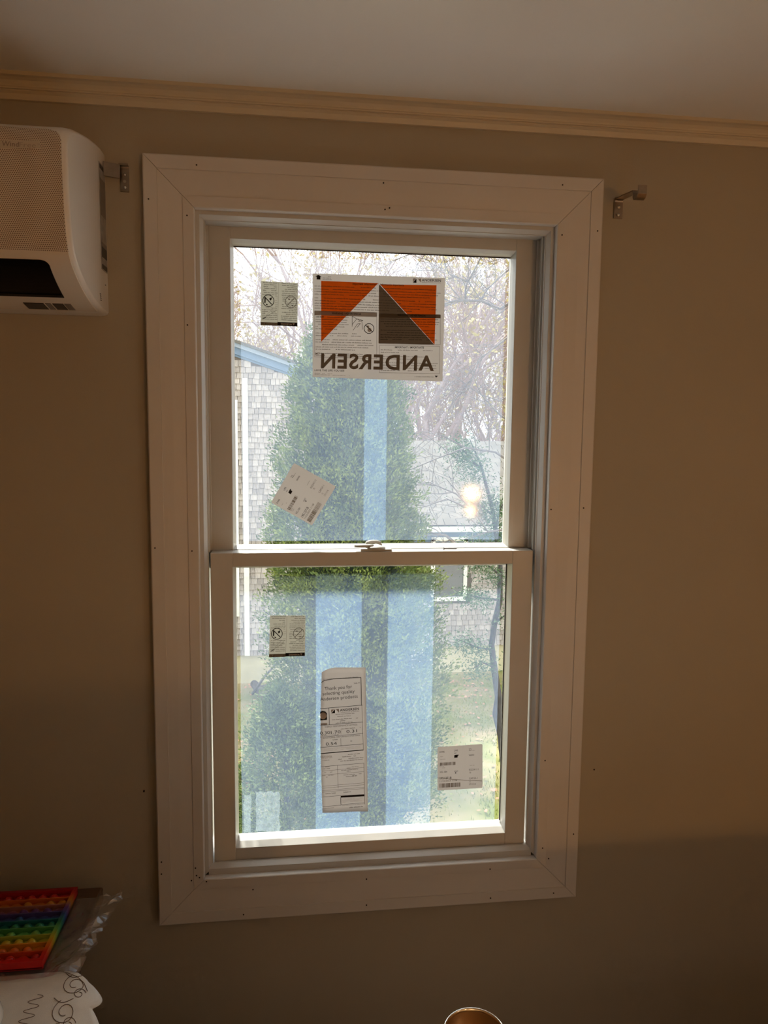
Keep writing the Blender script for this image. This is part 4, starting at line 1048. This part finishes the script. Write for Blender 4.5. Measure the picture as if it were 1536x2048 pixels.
MB().loft([[(interp(z, 1) + r*(1 + .12*noise.noise(Vector((k, z*3, 4))))*math.cos(k*math.pi/10), AY + r*math.sin(k*math.pi/10), z) for k in range(20)] for r, z in core]).build('inner_growth', M['core'], av, smooth=True)
# low shrub to its left
SY = 6.6
sc_ = at(570, 1500, SY); st = at(570, 1392, SY).z
sh = thing('evergreen_shrub', (sc_.x, SY, GZ), 'low bushy evergreen shrub left of the tall arborvitae', 'shrub')
def shr_r(z):
    t = (z - GZ)/(st - GZ); return max(.05, .50*math.sqrt(max(0, 1 - max(0, (t - .35)/.65)**2)))
fo = foliage_column(lambda z: sc_.x, SY, GZ + .1, st, shr_r, 32000, 2, (.032, .065), .020, 40).build('foliage', M['arb2'], sh); fo['kind'] = 'stuff'
MB().tube([(sc_.x, SY, GZ - .1), (sc_.x + .03, SY, GZ + .8), (sc_.x, SY, st - .3)], [.06, .045, .015], 8).build('trunk', M['bark2'], sh, smooth=True)

# cedar sapling with a dark bent trunk
CY = 10.5
ce = thing('cedar_sapling', (at(1020, 1660, CY).x, CY, GZ), 'thin cedar with a dark bent trunk and sparse green sprays', 'tree')
tp = [(1022, 1672), (1012, 1560), (1003, 1470), (994, 1428), (997, 1395), (989, 1340), (983, 1290), (990, 1240), (1000, 1200), (1000, 1120), (985, 1020), (962, 930), (940, 880)]
MB().tube([at(a, b, CY) for a, b in tp], [.085, .08, .075, .085, .065, .06, .052, .05, .05, .045, .035, .022, .008], 10).build('trunk', M['bark2'], ce, smooth=True)
brs = [((990, 1245), (1008, 1232), (1030, 1222)), ((983, 1300), (955, 1295), (915, 1278)), ((989, 1335), (965, 1325), (945, 1338)), ((995, 1200), (960, 1195), (930, 1188)), ((1000, 1150), (975, 1130), (950, 1120)), ((985, 1030), (960, 1010), (935, 1000)), ((962, 940), (935, 910), (915, 885)), ((998, 1110), (1020, 1080), (1030, 1060)), ((990, 1060), (1000, 1020), (1015, 990))]
for q in brs: MB().tube([at(a, b, CY - .1) for a, b in q], [.022, .014, .006], 6).build('branch', M['bark2'], ce, smooth=True)
mb = MB(); rnd = random.Random(8)
for q, n_ in zip(brs, (250, 700, 500, 700, 700, 600, 700, 300, 400)):
    for k in range(n_):
        t = rnd.uniform(.25, 1.15); a = at(*q[0], CY - .1); b = at(*q[1], CY - .1); c = at(*q[2], CY - .1)
        p = (a*(1-t) + b*t)*(1-t) + (b*(1-t) + c*t)*t if t < 1 else c
        p = p + Vector((rnd.gauss(0, .13), rnd.gauss(0, .13), rnd.gauss(-.03, .10)))
        leaf(mb, p, Vector((rnd.uniform(-1, 1), rnd.uniform(-1, 1), rnd.uniform(-.8, .5))).normalized(), rnd.uniform(.04, .09), .018, rnd)
for cxp, cyp, r_, n_ in ((930, 905, .22, 500), (945, 950, .25, 600), (985, 1045, .28, 600), (960, 1085, .3, 600), (1000, 1160, .2, 300), (990, 1010, .22, 300)):
    c = at(cxp, cyp, CY)
    for k in range(n_):
        p = c + Vector((rnd.gauss(0, r_*.7), rnd.gauss(0, r_*.6), rnd.gauss(0, r_*.6)))
        leaf(mb, p, Vector((rnd.uniform(-1, 1), rnd.uniform(-1, 1), rnd.uniform(-.8, .5))).normalized(), rnd.uniform(.04, .09), .018, rnd)
fo = mb.build('foliage', M['ced'], ce); fo['kind'] = 'stuff'

# bare tree reaching in from the right
def grow(mb, p, d, L, r, depth, rnd, droop=0.0, split=(2, 4), spread=.7, seg=3, shrink=.68):
    pts = [p]; q = p; dd = d
    for k in range(seg):
        dd = (dd + Vector((rnd.uniform(-.22, .22), rnd.uniform(-.22, .22), rnd.uniform(-.2, .2) - droop))).normalized()
        q = q + dd*L/seg; pts.append(q)
    mb.tube(pts, [r*(1 - .45*k/seg) for k in range(seg + 1)], 5 if r > .03 else 3, caps=False)
    if depth <= 0: return
    for k in range(rnd.randint(*split)):
        t = rnd.randint(1, seg); b = pts[t]
        ax = Vector((rnd.uniform(-1, 1), rnd.uniform(-1, 1), rnd.uniform(-.6, 1))).normalized()
        grow(mb, b, (dd + ax*spread*1.3).normalized(), L*shrink*rnd.uniform(.7, 1.15), max(.0035, r*.55), depth - 1, rnd, droop, split, spread, seg, shrink)
BY = 9.0
bt = thing('bare_tree', (at(1085, 1700, BY).x, BY, GZ), 'leafless tree whose grey branches reach in across the upper pane', 'tree')
tr_ = [(1085, 1760), (1080, 1300), (1078, 1000), (1072, 760), (1060, 560), (1050, 420)]
MB().tube([at(a, b, BY) for a, b in tr_], [.14, .12, .11, .09, .07, .04], 10).build('trunk', M['bark'], bt, smooth=True)
limbs = [([(1062, 580), (1010, 612), (960, 603), (905, 607), (868, 612), (800, 606)], .026), ([(930, 606), (940, 565), (958, 520), (965, 470)], .017), ([(940, 565), (905, 540), (880, 505)], .012),
         ([(960, 603), (985, 570), (1010, 545), (1040, 520)], .015), ([(1060, 640), (1000, 690), (955, 720), (930, 780), (905, 800)], .016), ([(1070, 760), (1010, 800), (960, 790), (910, 760)], .014),
         ([(1074, 880), (1010, 830), (960, 790), (930, 735)], .014), ([(905, 607), (880, 580), (870, 545), (885, 520)], .010), ([(1075, 960), (1000, 905), (930, 895), (870, 915), (800, 950)], .020),
         ([(1078, 1050), (985, 1068), (945, 1020), (905, 985), (860, 965), (815, 975)], .020), ([(945, 1020), (900, 1000), (850, 1012), (800, 1000)], .013), ([(930, 895), (890, 870), (850, 880), (810, 870)], .012),
         ([(1078, 1100), (930, 1105), (890, 1070), (850, 1060), (815, 1075)], .024), ([(1060, 500), (1000, 500), (930, 490), (860, 500), (780, 520)], .016)]
mb = MB(); rnd = random.Random(14)
for pl, r in limbs:
    pts = [at(a, b, BY - .2) for a, b in pl]
    pts = [p + Vector((0, .25*math.sin(i*1.7), 0)) for i, p in enumerate(pts)]
    MB().tube(pts, [r*(1 - .7*i/(len(pts)-1)) for i in range(len(pts))], 6).build('branch', M['twig'], bt, smooth=True)
    for i in range(len(pts) - 1):
        for k in range(4):
            t = rnd.random(); p = pts[i]*(1-t) + pts[i+1]*t; d = (pts[i+1] - pts[i]).normalized()
            grow(mb, p, (d + Vector((rnd.uniform(-1, 1), rnd.uniform(-1, 1), rnd.uniform(-.9, .9)))).normalized(), rnd.uniform(.3, .6), r*.4, 2, rnd, .02, (1, 3))
tw = mb.build('twigs', M['twig'], bt); tw['kind'] = 'stuff'

# woods behind the house: bare trees, some still holding pale leaves
protos = []
for k in range(4):
    rnd = random.Random(40 + k); mb = MB(); lf = MB()
    H = 13 + 2*k
    grow(mb, Vector((0, 0, -.3)), Vector((rnd.uniform(-.05, .05), 0, 1)), H*.42, .16, 6, rnd, -.05, (3, 4), .55, 3, .70)
    rr = random.Random(k)
    idx = [i for i in range(0, len(mb.v), 7) if mb.v[i][2] > H*.35]
    for i in rr.sample(idx, min(len(idx), 1100 if k % 2 else 260)):
        leaf(lf, Vector(mb.v[i]), Vector((rr.uniform(-1, 1), rr.uniform(-1, 1), rr.uniform(-1, .3))).normalized(), rr.uniform(.12, .26), .12, rr)
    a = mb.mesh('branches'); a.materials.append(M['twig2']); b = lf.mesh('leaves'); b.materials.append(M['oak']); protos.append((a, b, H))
rnd = random.Random(77)
spots = []
for k in range(30):
    y = 25 + k*.95 + rnd.uniform(-1, 1); x0 = at(440, 700, y).x; x1 = at(1050, 700, y).x
    t = (k*.618 + .1) % 1; t = t if k % 3 else .45 + .55*t; spots.append((x0 + (x1 - x0)*t, y))
for k, (x, y) in enumerate(spots):
    a, b, H = protos[k % 4]
    t = thing('woodland_tree', (x, y, gz(x, y)), 'leafless tree in the hazy woods behind the shingled house', 'tree', 'woods behind the house')
    t.rotation_euler = (0, 0, rnd.uniform(0, 6.28)); sc0 = rnd.uniform(.8, 1.15); t.scale = (sc0, sc0, sc0)
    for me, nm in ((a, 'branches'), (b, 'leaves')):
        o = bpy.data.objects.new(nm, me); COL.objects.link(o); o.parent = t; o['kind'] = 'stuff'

# fallen wood and dry grass on the ground
def gat(px, py):
    return atz(px, py, GZ + .05)
lg = thing('log', gat(528, 1400), 'short brown log lying near the house foundation', 'log')
a, b = gat(508, 1378), gat(546, 1420); a.z += .12; b.z += .1
MB().tube([a, a*.6 + b*.4, b], [.085, .10, .09], 12).build('trunk_piece', M['bark'], lg, smooth=True)
MB().tube([a*.75 + b*.25, gat(540, 1382) + Vector((0, 0, .15)), gat(556, 1374) + Vector((0, 0, .2))], [.05, .035, .02], 8).build('side_branch', M['bark'], lg, smooth=True)
fb = thing('fallen_branch', gat(515, 1370), 'pale thin branch leaning up from the log toward the house', 'branch')
MB().tube([gat(505, 1392) + Vector((0, 0, .05)), at(530, 1352, 13.4), at(552, 1328, 13.4), at(578, 1311, 13.4)], [.03, .026, .02, .012], 8).build('stem', M['twig'], fb, smooth=True)
sg = thing('dry_grass_clump', gat(500, 1590), 'clump of dry straw-coloured grass in the corner of the lawn', 'grass clump')
mb = MB(); rnd = random.Random(6); c = gat(500, 1592)
for k in range(420):
    a = rnd.uniform(0, 6.28); l = rnd.uniform(.4, .95); o = Vector((math.cos(a), math.sin(a), 0)); p = c + o*rnd.uniform(0, .10)
    leaf(mb, p, (o*rnd.uniform(.1, .9) + Vector((-.35, 0, 1))).normalized(), l, .014, rnd)
o = mb.build('blades', M['straw'], sg); o['kind'] = 'stuff'
